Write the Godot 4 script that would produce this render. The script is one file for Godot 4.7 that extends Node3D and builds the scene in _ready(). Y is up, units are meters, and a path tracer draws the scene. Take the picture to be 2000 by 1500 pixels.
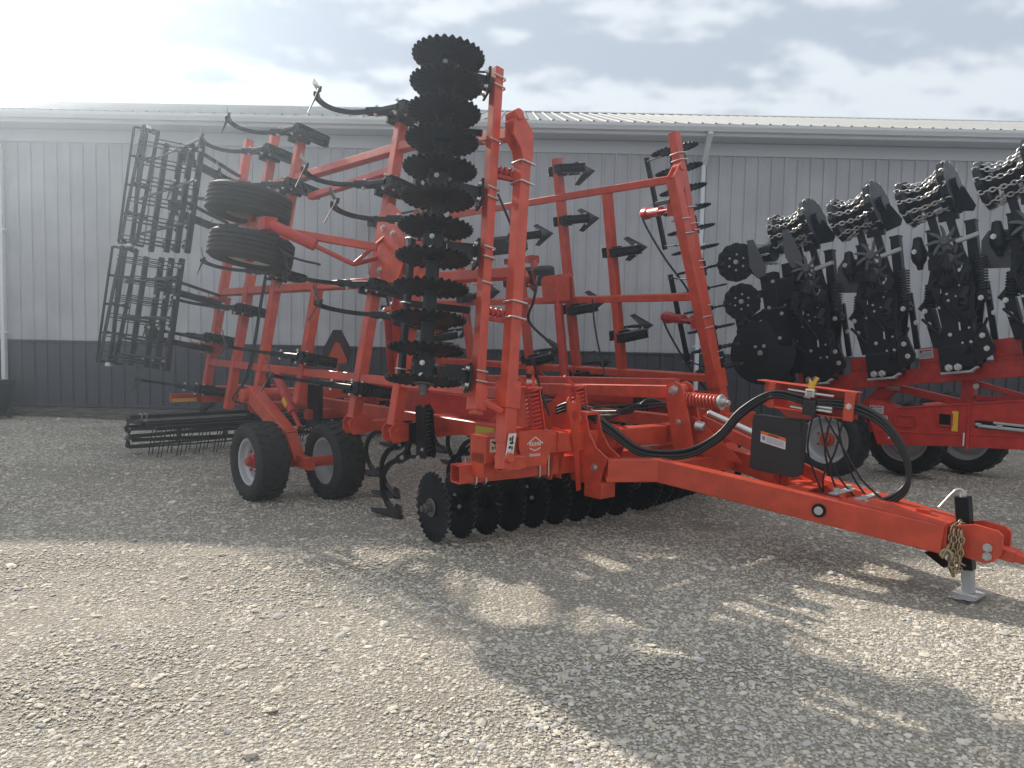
extends Node3D
# Farm machinery parked on gravel in front of a metal shed. Units are metres.

const YAW := 42.0          # the cultivator's heading: its left side points along (cos, 0, -sin)
const MO := Vector3(0.9, 0.0, -7.28)   # cultivator origin on the ground, below the front gang's middle
const HS := 1.9            # wing hinge: distance from the centre line, height above ground, inward lean
const HH := 0.8
const LEAN := deg_to_rad(10.0)

var used := {}
var mats := {}
var rng := RandomNumberGenerator.new()

# ---------------------------------------------------------------- mesh writer
class G:
	var v := PackedVector3Array()
	var n := PackedVector3Array()
	var u := PackedVector2Array()

	func t3(a: Vector3, b: Vector3, c: Vector3, na: Vector3, nb: Vector3, nc: Vector3) -> void:
		v.append(a); v.append(c); v.append(b)
		n.append(na); n.append(nc); n.append(nb)
		u.append(Vector2.ZERO); u.append(Vector2.ZERO); u.append(Vector2.ZERO)

	func tri(a: Vector3, b: Vector3, c: Vector3) -> void:
		var m := (b - a).cross(c - a)
		if m.length_squared() < 1e-16:
			return
		m = m.normalized()
		t3(a, b, c, m, m, m)

	func quad(a: Vector3, b: Vector3, c: Vector3, d: Vector3) -> void:
		tri(a, b, c); tri(a, c, d)

	func quv(a: Vector3, b: Vector3, c: Vector3, d: Vector3) -> void:   # a lower left, counter-clockwise
		var m := (b - a).cross(c - a).normalized()
		var p := [a, c, b, a, d, c]
		var w := [Vector2(0, 1), Vector2(1, 0), Vector2(1, 1), Vector2(0, 1), Vector2(0, 0), Vector2(1, 0)]
		for i in 6:
			v.append(p[i]); n.append(m); u.append(w[i])

	# extruded convex or concave outline (counter-clockwise, xy of xf), centred on z
	func prism(poly: PackedVector2Array, th: float, xf: Transform3D) -> void:
		var area := 0.0
		for i in poly.size():
			var p := poly[i]
			var q := poly[(i + 1) % poly.size()]
			area += p.x * q.y - q.x * p.y
		if area < 0:
			poly = poly.duplicate()
			poly.reverse()
		var flip := xf.basis.determinant() < 0
		var ix := Geometry2D.triangulate_polygon(poly)
		var h := th / 2
		for k in range(0, ix.size(), 3):
			var a := poly[ix[k]]
			var b := poly[ix[k + 1]]
			var c := poly[ix[k + 2]]
			if (b - a).cross(c - a) < 0:
				var s := b
				b = c
				c = s
			_f(xf, flip, Vector3(a.x, a.y, h), Vector3(b.x, b.y, h), Vector3(c.x, c.y, h))
			_f(xf, flip, Vector3(a.x, a.y, -h), Vector3(c.x, c.y, -h), Vector3(b.x, b.y, -h))
		for i in poly.size():
			var p := poly[i]
			var q := poly[(i + 1) % poly.size()]
			_f(xf, flip, Vector3(p.x, p.y, -h), Vector3(q.x, q.y, -h), Vector3(q.x, q.y, h))
			_f(xf, flip, Vector3(p.x, p.y, -h), Vector3(q.x, q.y, h), Vector3(p.x, p.y, h))

	func _f(xf: Transform3D, flip: bool, a: Vector3, b: Vector3, c: Vector3) -> void:
		if flip:
			tri(xf * a, xf * c, xf * b)
		else:
			tri(xf * a, xf * b, xf * c)

	# box with bevelled long edges between two points; hollow tubes show an open end
	func beam(p0: Vector3, p1: Vector3, w: float, h: float, up := Vector3.UP, ch := 0.007, hollow := false) -> void:
		var x := (p1 - p0).normalized()
		if absf(x.dot(up.normalized())) > 0.98:
			up = Vector3.RIGHT if absf(x.x) < 0.9 else Vector3.UP
		var z := x.cross(up).normalized()
		var y := z.cross(x).normalized()
		ch = minf(ch, minf(w, h) * 0.3)
		var a := w / 2
		var b := h / 2
		var ring := [Vector2(-a + ch, -b), Vector2(a - ch, -b), Vector2(a, -b + ch), Vector2(a, b - ch), Vector2(a - ch, b), Vector2(-a + ch, b), Vector2(-a, b - ch), Vector2(-a, -b + ch)]
		var r0 := []
		var r1 := []
		for p in ring:
			r0.append(p0 + z * p.x + y * p.y)
			r1.append(p1 + z * p.x + y * p.y)
		for i in 8:
			var j := (i + 1) % 8
			quad(r0[i], r1[i], r1[j], r0[j])
		if hollow:
			var k := 0.86
			var i0 := []
			var dd := x * 0.22
			for p in ring:
				i0.append(p0 + (z * p.x + y * p.y) * k)
			for i in 8:
				var j := (i + 1) % 8
				quad(r0[i], r0[j], i0[j], i0[i])
				quad(i0[i], i0[j], i0[j] + dd, i0[i] + dd)
			quad(i0[0] + dd, i0[2] + dd, i0[4] + dd, i0[6] + dd)
		else:
			for i in range(1, 7):
				tri(r0[0], r0[i], r0[i + 1])
		for i in range(1, 7):
			tri(r1[0], r1[i + 1], r1[i])

	func box(c: Vector3, s: Vector3, b := Basis.IDENTITY, ch := 0.006) -> void:
		beam(c - b.x * s.x / 2, c + b.x * s.x / 2, s.z, s.y, b.y, ch)

	# surface of revolution about xf's x axis; profile of (x, radius); each segment keeps its own edge
	func lathe(xf: Transform3D, prof: Array, seg := 20, soft := false) -> void:
		for k in prof.size() - 1:
			var p: Vector2 = prof[k]
			var q: Vector2 = prof[k + 1]
			if (q - p).length() < 1e-6:
				continue
			var nn := Vector2(-(q.y - p.y), q.x - p.x).normalized()
			var n0 := nn
			var n1 := nn
			if soft:
				if k > 0:
					var o: Vector2 = prof[k - 1]
					n0 = (Vector2(-(p.y - o.y), p.x - o.x).normalized() + nn).normalized()
				if k < prof.size() - 2:
					var e: Vector2 = prof[k + 2]
					n1 = (Vector2(-(e.y - q.y), e.x - q.x).normalized() + nn).normalized()
			for i in seg:
				var a0 := TAU * i / seg
				var a1 := TAU * (i + 1) / seg
				var d0 := Vector3(0, cos(a0), sin(a0))
				var d1 := Vector3(0, cos(a1), sin(a1))
				var A := xf * (Vector3(p.x, 0, 0) + d0 * p.y)
				var B := xf * (Vector3(q.x, 0, 0) + d0 * q.y)
				var C := xf * (Vector3(q.x, 0, 0) + d1 * q.y)
				var D := xf * (Vector3(p.x, 0, 0) + d1 * p.y)
				var nA := (xf.basis * (Vector3(n0.x, 0, 0) + d0 * n0.y)).normalized()
				var nB := (xf.basis * (Vector3(n1.x, 0, 0) + d0 * n1.y)).normalized()
				var nC := (xf.basis * (Vector3(n1.x, 0, 0) + d1 * n1.y)).normalized()
				var nD := (xf.basis * (Vector3(n0.x, 0, 0) + d1 * n0.y)).normalized()
				if q.y > 1e-6:
					t3(A, C, B, nA, nC, nB)
				if p.y > 1e-6:
					t3(A, D, C, nA, nD, nC)

	func cyl(p0: Vector3, p1: Vector3, r: float, seg := 14, ch := 0.0) -> void:
		var l := (p1 - p0).length()
		var xf := Transform3D(G.along(p1 - p0), p0)
		var c := minf(ch, r * 0.4)
		lathe(xf, [Vector2(0, 0), Vector2(0, r - c), Vector2(c, r), Vector2(l - c, r), Vector2(l, r - c), Vector2(l, 0)], seg)

	static func along(d: Vector3, up := Vector3.UP) -> Basis:
		var x := d.normalized()
		if absf(x.dot(up)) > 0.98:
			up = Vector3.RIGHT
		var z := x.cross(up).normalized()
		return Basis(x, z.cross(x).normalized(), z)

	func tube(pts: Array, r: float, seg := 7, closed := false) -> void:
		var c := pts.size()
		if c < 2:
			return
		var up := Vector3.UP
		var rings := []
		var dirs := []
		for i in c:
			var d: Vector3
			if closed:
				d = pts[(i + 1) % c] - pts[(i + c - 1) % c]
			else:
				d = pts[mini(i + 1, c - 1)] - pts[maxi(i - 1, 0)]
			d = d.normalized()
			if i == 0 and absf(d.dot(up)) > 0.9:
				up = Vector3.RIGHT
			var z := d.cross(up).normalized()
			var y := z.cross(d).normalized()
			up = y
			var ring := []
			for k in seg:
				var a := TAU * k / seg
				ring.append(z * cos(a) + y * sin(a))
			rings.append(ring)
			dirs.append(d)
		for i in (c if closed else c - 1):
			var j := (i + 1) % c
			for k in seg:
				var m := (k + 1) % seg
				var a: Vector3 = rings[i][k]
				var b: Vector3 = rings[j][k]
				var e: Vector3 = rings[j][m]
				var f: Vector3 = rings[i][m]
				var P: Vector3 = pts[i]
				var Q: Vector3 = pts[j]
				t3(P + a * r, Q + e * r, P + f * r, a, e, f)
				t3(P + a * r, Q + b * r, Q + e * r, a, b, e)
		if not closed:
			for k in range(1, seg - 1):
				tri(pts[0] + rings[0][0] * r, pts[0] + rings[0][k] * r, pts[0] + rings[0][k + 1] * r)
				var P: Vector3 = pts[c - 1]
				tri(P + rings[c - 1][0] * r, P + rings[c - 1][k + 1] * r, P + rings[c - 1][k] * r)

	# a flat bar swept along points; wide runs along side
	func strap(pts: Array, wide: float, thick: float, side: Vector3) -> void:
		var c := pts.size()
		var L := []
		for i in c:
			var d: Vector3 = (pts[mini(i + 1, c - 1)] - pts[maxi(i - 1, 0)]).normalized()
			var t := side.cross(d).normalized() * thick / 2
			var s := side.normalized() * wide / 2
			var P: Vector3 = pts[i]
			L.append([P - s - t, P + s - t, P + s + t, P - s + t])
		for i in c - 1:
			for k in 4:
				var m := (k + 1) % 4
				quad(L[i][k], L[i + 1][k], L[i + 1][m], L[i][m])
		quad(L[0][0], L[0][1], L[0][2], L[0][3])
		quad(L[c - 1][3], L[c - 1][2], L[c - 1][1], L[c - 1][0])

	func spring(p0: Vector3, p1: Vector3, R: float, r: float, turns: float, seg := 5) -> void:
		var b := G.along(p1 - p0)
		var l := (p1 - p0).length()
		var pts := []
		var m := int(turns * 11)
		for i in m + 1:
			var a := TAU * turns * i / m
			pts.append(p0 + b * Vector3(l * i / m, cos(a) * R, sin(a) * R))
		tube(pts, r, seg)

	func bolt(p: Vector3, d: Vector3, r := 0.016, l := 0.018) -> void:
		var xf := Transform3D(G.along(d), p)
		lathe(xf, [Vector2(0, 0), Vector2(0, r * 1.7), Vector2(0.004, r * 1.7), Vector2(0.004, r), Vector2(l, r), Vector2(l, 0)], 6)

	# square U-bolt round a bar: c = bar centre, x = along the bar, y, z = its half sizes as vectors
	func ubolt(c: Vector3, y: Vector3, z: Vector3, r := 0.008) -> void:
		var k := 1.0 + 0.012 / y.length()
		var q := 1.0 + 0.012 / z.length()
		var a := y * k
		var b := z * q
		var pts := [c - a * 1.25 - b, c + a * 0.8 - b, c + a - b * 0.8, c + a + b * 0.8, c + a * 0.8 + b, c - a * 1.25 + b]
		tube(pts, r, 6)

	func chain(pts: Array, link: float, r: float) -> void:
		var total := 0.0
		for i in pts.size() - 1:
			total += (pts[i + 1] - pts[i]).length()
		var cnt := int(total / (link * 0.72))
		for k in cnt:
			var want := total * (k + 0.5) / cnt
			var i := 0
			while i < pts.size() - 2 and want > (pts[i + 1] - pts[i]).length():
				want -= (pts[i + 1] - pts[i]).length()
				i += 1
			var d: Vector3 = (pts[i + 1] - pts[i])
			var P: Vector3 = pts[i] + d.normalized() * want
			var b := G.along(d)
			var side := b.y if k % 2 == 0 else b.z
			var loop := []
			for a in 8:
				var an := TAU * a / 8
				loop.append(P + b.x * cos(an) * link * 0.5 + side * sin(an) * link * 0.32)
			tube(loop, r, 4, true)

	func mesh(m: Material) -> ArrayMesh:
		var arr := []
		arr.resize(Mesh.ARRAY_MAX)
		arr[Mesh.ARRAY_VERTEX] = v
		arr[Mesh.ARRAY_NORMAL] = n
		arr[Mesh.ARRAY_TEX_UV] = u
		var am := ArrayMesh.new()
		am.add_surface_from_arrays(Mesh.PRIMITIVE_TRIANGLES, arr)
		am.surface_set_material(0, m)
		return am

# ---------------------------------------------------------------- scene helpers
func numbered(called: String) -> String:
	var k: int = used.get(called, 0)
	used[called] = k + 1
	return called if k == 0 else "%s_%03d" % [called, k]

func tag(o: Node, label: String, category: String, group := "") -> void:
	o.set_meta("label", label)
	o.set_meta("category", category)
	if group:
		o.set_meta("group", group)

func thing(called: String, label: String, category: String, at := Vector3.ZERO, turn := 0.0, group := "") -> Node3D:
	var o := Node3D.new()
	o.name = numbered(called)
	add_child(o)
	o.position = at
	o.rotation.y = turn
	tag(o, label, category, group)
	return o

func put(called: String, am: Mesh, parent: Node, xf := Transform3D.IDENTITY) -> MeshInstance3D:
	var o := MeshInstance3D.new()
	o.name = called
	o.mesh = am
	o.transform = xf
	parent.add_child(o, true)
	return o

func part(called: String, g: G, mat: String, parent: Node, xf := Transform3D.IDENTITY) -> MeshInstance3D:
	var o := put(called, g.mesh(mats[mat]), parent, xf)
	if called in ["bolts", "tines", "fittings", "link_pins", "clamp"]:
		o.set_meta("kind", "stuff")
	return o

func noise_tex(freq: float, c0: Color, c1: Color, octaves := 4, sz := 512, sd := 1, typ := FastNoiseLite.TYPE_SIMPLEX_SMOOTH) -> NoiseTexture2D:
	var f := FastNoiseLite.new()
	f.seed = sd
	f.noise_type = typ
	f.frequency = freq
	f.fractal_octaves = octaves
	var t := NoiseTexture2D.new()
	t.width = sz
	t.height = sz
	t.seamless = true
	t.noise = f
	var gr := Gradient.new()
	gr.set_color(0, c0)
	gr.set_color(1, c1)
	gr.set_offset(0, 0.25)
	gr.set_offset(1, 0.8)
	t.color_ramp = gr
	return t

func bump_tex(freq: float, strength: float, octaves := 4, sz := 512, sd := 3, typ := FastNoiseLite.TYPE_SIMPLEX_SMOOTH) -> NoiseTexture2D:
	var t := noise_tex(freq, Color.BLACK, Color.WHITE, octaves, sz, sd, typ)
	t.color_ramp = null
	t.as_normal_map = true
	t.bump_strength = strength
	return t

func mat(called: String, lin: Color, rough: float, metal := 0.0) -> StandardMaterial3D:
	var m := StandardMaterial3D.new()
	m.resource_name = called
	m.albedo_color = lin.linear_to_srgb()
	m.roughness = rough
	m.metallic = metal
	mats[called] = m
	return m

# cultivator frame: s to its left, h up, f forward
func V(s: float, f: float, h: float) -> Vector3:
	return Vector3(s, h, f)

func W(side: float, w: float, f: float, d: float) -> Vector3:
	return V(side * (HS - w * sin(LEAN) + d * cos(LEAN)), f, HH + w * cos(LEAN) + d * sin(LEAN))

func wdir(side: float) -> Vector3:
	return W(side, 1, 0, 0) - W(side, 0, 0, 0)

func ddir(side: float) -> Vector3:
	return W(side, 0, 0, 1) - W(side, 0, 0, 0)

func arc(pts: Array, steps := 6) -> Array:      # smooth curve through points
	var c := Curve3D.new()
	for i in pts.size():
		var a: Vector3 = pts[maxi(i - 1, 0)]
		var b: Vector3 = pts[mini(i + 1, pts.size() - 1)]
		var t := (b - a) / 6.0
		c.add_point(pts[i], -t, t)
	var out := []
	for i in pts.size() - 1:
		for k in steps:
			out.append(c.sample(i, float(k) / steps))
	out.append(pts[pts.size() - 1])
	return out

func _ready() -> void:
	rng.seed = 20240
	# camera
	var cam := Camera3D.new()
	cam.name = "camera"
	add_child(cam)
	cam.fov = 53.13
	cam.near = 0.05
	cam.far = 900.0
	cam.basis = Basis(Vector3.RIGHT, deg_to_rad(-3.7)) * Basis(Vector3.BACK, deg_to_rad(1.2))
	cam.position = Vector3(0, 1.65, 0)
	cam.current = true
	# sky and exposure
	var we := WorldEnvironment.new()
	we.name = "world_environment"
	var env := Environment.new()
	env.background_mode = Environment.BG_SKY
	var sky := Sky.new()
	var pan := PanoramaSkyMaterial.new()
	pan.panorama = cloud_sky()
	sky.sky_material = pan
	env.sky = sky
	env.background_energy_multiplier = 0.80
	env.ambient_light_source = Environment.AMBIENT_SOURCE_SKY
	env.tonemap_mode = Environment.TONE_MAPPER_LINEAR
	env.tonemap_exposure = 1.40
	env.volumetric_fog_enabled = true
	env.volumetric_fog_density = 0.0070
	env.volumetric_fog_albedo = Color(0.86, 0.93, 1.0)
	env.volumetric_fog_anisotropy = 0.78
	env.sdfgi_enabled = true
	env.ssao_enabled = true
	env.ssil_enabled = true
	we.environment = env
	add_child(we)
	# sun, behind the shed on the left
	var sun := DirectionalLight3D.new()
	sun.name = "sun"
	add_child(sun)
	sun.light_color = Color(1.0, 0.96, 0.90)
	sun.light_energy = 1.6
	sun.light_angular_distance = 0.9
	sun.shadow_enabled = true
	var to := sun_dir()
	sun.basis = Basis.looking_at(-to, Vector3.UP)
	make_materials()
	make_shed()
	make_bin()
	make_ground()
	make_cultivator()
	make_strip_till()

func sun_dir() -> Vector3:
	var el := deg_to_rad(29.0)
	var az := deg_to_rad(39.0)
	return Vector3(-sin(az) * cos(el), sin(el), -cos(az) * cos(el))

# broken grey cloud, brighter towards the hidden sun
func cloud_sky() -> ImageTexture:
	var w := 1536
	var h := 768
	var im := Image.create(w, h, false, Image.FORMAT_RGBAF)
	var a := FastNoiseLite.new()
	a.seed = 11
	a.noise_type = FastNoiseLite.TYPE_SIMPLEX_SMOOTH
	a.fractal_octaves = 6
	a.fractal_gain = 0.56
	a.frequency = 3.8
	var b := FastNoiseLite.new()
	b.seed = 5
	b.noise_type = FastNoiseLite.TYPE_SIMPLEX_SMOOTH
	b.fractal_octaves = 3
	b.frequency = 0.35
	var s := sun_dir()
	for j in h:
		var th := PI * (j + 0.5) / h
		var y := cos(th)
		var r := sin(th)
		for i in w:
			var ph := TAU * ((i + 0.5) / w - 0.5)
			var d := Vector3(sin(ph) * r, y, -cos(ph) * r)
			var c := Color(0.45, 0.44, 0.42)
			if y > -0.02:
				var q := maxf(y, 0.0) + 0.16
				var px := d.x / q
				var pz := d.z / q
				var n1 := a.get_noise_3d(px, pz * 1.7, 0.0)
				var n2 := b.get_noise_3d(px + 9.0, pz, 4.0)
				var near := clampf(d.dot(s) * 0.5 + 0.5, 0.0, 1.0)
				var glow := pow(near, 7.0)
				# a grey bank a third of the way up, paler air under it
				var bank := exp(-pow((y - 0.335 - 0.02 * n2) / 0.035, 2.0))
				var low := exp(-pow((y - 0.27) / 0.035, 2.0))
				var t := clampf(0.50 + n1 * 1.7 + n2 * 0.5 - 0.52 * bank + 0.40 * low, 0.0, 1.0)
				t = t * t * (3.0 - 2.0 * t)
				var dark := Color(0.48, 0.54, 0.63).lerp(Color(0.33, 0.36, 0.38), glow)
				var lite := Color(0.76, 0.81, 0.86).lerp(Color(0.80, 0.81, 0.79), minf(1.0, glow * 1.5))
				c = dark.lerp(lite, t)
				var aur := pow(maxf(0.0, d.dot(s)), 30.0)
				c = c + Color(1.0, 0.97, 0.9) * aur * 0.35
				c.a = 1.0
			im.set_pixel(i, j, c)
	return ImageTexture.create_from_image(im)

func make_materials() -> void:
	var m := mat("orange", Color(0.66, 0.080, 0.038), 0.38)
	m.albedo_texture = noise_tex(0.012, Color(0.88, 0.88, 0.88), Color(1, 1, 1), 5, 512, 2)
	m.uv1_triplanar = true
	m.uv1_scale = Vector3.ONE * 0.8
	m.roughness_texture = noise_tex(0.02, Color(0.8, 0.8, 0.8), Color(1, 1, 1), 4, 256, 8)
	m.normal_enabled = true
	m.normal_texture = bump_tex(0.02, 1.0, 3, 256, 4)
	m.normal_scale = 0.12
	m = mat("red", Color(0.55, 0.036, 0.022), 0.4)
	m.albedo_texture = mats["orange"].albedo_texture
	m.uv1_triplanar = true
	m = mat("black", Color(0.0075, 0.008, 0.0105), 0.42)
	m.roughness_texture = mats["orange"].roughness_texture
	m.uv1_triplanar = true
	m.metallic_specular = 0.35
	m = mat("disc_steel", Color(0.010, 0.0105, 0.013), 0.5)
	m.metallic_specular = 0.3
	m = mat("tine_steel", Color(0.06, 0.06, 0.065), 0.4, 0.6)
	m = mat("spring_black", Color(0.02, 0.02, 0.022), 0.3)
	m = mat("worn_steel", Color(0.16, 0.15, 0.145), 0.45, 0.7)
	m = mat("zinc", Color(0.62, 0.62, 0.60), 0.36, 0.85)
	m = mat("gold_zinc", Color(0.42, 0.33, 0.21), 0.45, 0.75)
	m = mat("rubber", Color(0.022, 0.021, 0.021), 0.75)
	m.normal_enabled = true
	m.normal_texture = bump_tex(0.06, 2.0, 4, 256, 6)
	m.normal_scale = 0.25
	m.uv1_triplanar = true
	m.uv1_scale = Vector3.ONE * 3.0
	m.albedo_texture = noise_tex(0.01, Color(0.75, 0.75, 0.75), Color(1, 1, 1), 4, 256, 12)
	m = mat("hose_rubber", Color(0.014, 0.014, 0.016), 0.38)
	m = mat("rim_grey", Color(0.46, 0.47, 0.48), 0.45, 0.1)
	m = mat("plastic_black", Color(0.018, 0.018, 0.02), 0.55)
	m = mat("white_print", Color(0.72, 0.71, 0.68), 0.5)
	m = mat("pale_plate", Color(0.42, 0.43, 0.43), 0.5)
	m = mat("star_grey", Color(0.07, 0.073, 0.078), 0.5)
	m = mat("yellow_reflector", Color(0.72, 0.44, 0.02), 0.35)
	m = mat("dull_yellow", Color(0.48, 0.40, 0.03), 0.45)
	m = mat("smv_orange", Color(0.52, 0.07, 0.03), 0.5)
	m = mat("smv_border", Color(0.03, 0.014, 0.018), 0.35)
	m = mat("valve_yellow", Color(0.75, 0.45, 0.03), 0.4)
	m = mat("dark_green", Color(0.012, 0.024, 0.024), 0.45)
	m = mat("siding_light", Color(0.51, 0.52, 0.555), 0.42)
	m.albedo_texture = noise_tex(0.006, Color(0.93, 0.93, 0.93), Color(1, 1, 1), 4, 512, 21)
	m.uv1_triplanar = true
	m.uv1_world_triplanar = true
	m.uv1_scale = Vector3.ONE * 0.25
	m = mat("siding_dark", Color(0.062, 0.064, 0.082), 0.45)
	m.albedo_texture = mats["siding_light"].albedo_texture
	m.uv1_triplanar = true
	m.uv1_world_triplanar = true
	m.uv1_scale = Vector3.ONE * 0.25
	m = mat("trim_grey", Color(0.58, 0.62, 0.67), 0.45)
	m = mat("gutter_grey", Color(0.74, 0.78, 0.82), 0.4)
	m = mat("roof_metal", Color(0.36, 0.37, 0.37), 0.62)
	m.metallic_specular = 0.2
	m.albedo_texture = mats["siding_light"].albedo_texture
	m.uv1_triplanar = true
	m.uv1_world_triplanar = true
	m.uv1_scale = Vector3.ONE * 0.2
	m = mat("weathered_board", Color(0.20, 0.185, 0.175), 0.8)
	m.albedo_texture = noise_tex(0.02, Color(0.7, 0.68, 0.66), Color(1, 1, 1), 5, 512, 31)
	m.uv1_triplanar = true
	m.uv1_world_triplanar = true
	m.uv1_scale = Vector3(0.25, 3.0, 1.0)
	m = mat("gravel_bed", Color(0.50, 0.46, 0.40), 0.95)
	m.albedo_texture = noise_tex(0.09, Color(0.68, 0.67, 0.65), Color(1, 1, 1), 5, 1024, 41, FastNoiseLite.TYPE_CELLULAR)
	m.normal_enabled = true
	m.normal_texture = bump_tex(0.09, 10.0, 3, 1024, 41, FastNoiseLite.TYPE_CELLULAR)
	m.normal_scale = 0.75
	m.uv1_triplanar = true
	m.uv1_world_triplanar = true
	m.uv1_scale = Vector3.ONE * 0.55
	m = mat("stone", Color(1, 1, 1), 0.9)
	m.vertex_color_use_as_albedo = true
	# printed labels
	decal("print_hazard", 64, 40, [[Color(0.82, 0.80, 0.70), Rect2i(0, 0, 64, 40)], [Color(0.05, 0.05, 0.05), Rect2i(8, 8, 22, 4)], [Color(0.05, 0.05, 0.05), Rect2i(18, 12, 24, 5)], [Color(0.05, 0.05, 0.05), Rect2i(36, 14, 5, 16)], [Color(0.05, 0.05, 0.05), Rect2i(10, 24, 10, 8)], [Color(0.05, 0.05, 0.05), Rect2i(24, 20, 4, 12)], [Color(0.8, 0.78, 0.7), Rect2i(13, 27, 4, 3)], [Color(0.75, 0.2, 0.12), Rect2i(46, 0, 18, 40)]], 48, 62, 4, 36)
	decal("print_caution", 40, 96, [[Color(0.86, 0.84, 0.84), Rect2i(0, 0, 40, 96)], [Color(0.06, 0.06, 0.06), Rect2i(8, 12, 10, 10)], [Color(0.06, 0.06, 0.06), Rect2i(20, 8, 8, 26)], [Color(0.06, 0.06, 0.06), Rect2i(12, 26, 20, 6)], [Color(0.06, 0.06, 0.06), Rect2i(10, 38, 14, 8)], [Color(0.06, 0.06, 0.06), Rect2i(26, 40, 6, 12)]], 6, 34, 56, 90)
	decal("print_manual", 96, 40, [[Color(0.82, 0.82, 0.84), Rect2i(0, 0, 96, 40)], [Color(0.86, 0.40, 0.10), Rect2i(0, 0, 96, 11)], [Color(0.2, 0.15, 0.1), Rect2i(30, 3, 40, 5)], [Color(0.5, 0.5, 0.6), Rect2i(6, 16, 12, 14)]], 24, 90, 15, 36)
	decal("print_notes", 64, 40, [[Color(0.74, 0.72, 0.72), Rect2i(0, 0, 64, 40)], [Color(0.1, 0.08, 0.08), Rect2i(5, 6, 10, 8)], [Color(0.55, 0.2, 0.18), Rect2i(18, 5, 40, 5)]], 6, 58, 16, 36)

# a flat printed label: blocks, then rows of small print
func decal(called: String, w: int, h: int, blocks: Array, x0: int, x1: int, y0: int, y1: int) -> void:
	var im := Image.create(w, h, false, Image.FORMAT_RGBA8)
	for b in blocks:
		im.fill_rect(b[1], b[0])
	var r := RandomNumberGenerator.new()
	r.seed = w * 31 + h
	var y := y0
	while y < y1:
		var x := x0
		while x < x1:
			var l := r.randi_range(1, 4)
			im.fill_rect(Rect2i(x, y, mini(l, x1 - x), 1), Color(0.25, 0.24, 0.25))
			x += l + 1
		y += 3
	var m := mat(called, Color.WHITE, 0.5)
	m.albedo_color = Color.WHITE
	m.albedo_texture = ImageTexture.create_from_image(im)

# label of size wid x hei: centre, right and up axes (its face looks along right x up)
func label_plate(called: String, m: String, parent: Node, c: Vector3, right: Vector3, up: Vector3, wid: float, hei: float) -> MeshInstance3D:
	var g := G.new()
	var x := right.normalized() * wid / 2
	var y := up.normalized() * hei / 2
	var z := right.cross(up).normalized() * 0.0015
	g.quv(c - x - y + z, c + x - y + z, c + x + y + z, c - x + y + z)
	g.quad(c - x - y, c - x + y, c + x + y, c + x - y)
	g.quad(c - x - y, c + x - y, c + x - y + z, c - x - y + z)
	g.quad(c + x - y, c + x + y, c + x + y + z, c + x - y + z)
	g.quad(c + x + y, c - x + y, c - x + y + z, c + x + y + z)
	g.quad(c - x + y, c - x - y, c - x - y + z, c - x + y + z)
	return part(called, g, m, parent)

# ---------------------------------------------------------------- shed
func rib_sheet(w: float, h: float, z_rib := 0.026) -> G:     # a metal sheet with four standing ribs, x across, y up, face +z
	var g := G.new()
	var xs := [0.0]
	var zs := [0.0]
	for k in 4:
		var c := w * (k + 0.5) / 4.0
		xs.append_array([c - 0.026, c - 0.014, c + 0.014, c + 0.026])
		zs.append_array([0.0, z_rib, z_rib, 0.0])
		# two shallow stiffeners between the ribs
		var e := w * (k + 1.0) / 4.0
		if k < 3:
			xs.append_array([e - 0.03, e - 0.022, e - 0.014, e + 0.014, e + 0.022, e + 0.03])
			zs.append_array([0.0, 0.003, 0.0, 0.0, 0.003, 0.0])
	xs.append(w + 0.004)
	zs.append(0.0)
	for i in xs.size() - 1:
		g.quad(Vector3(xs[i], 0, zs[i]), Vector3(xs[i + 1], 0, zs[i + 1]), Vector3(xs[i + 1], h, zs[i + 1]), Vector3(xs[i], h, zs[i]))
	return g

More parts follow.
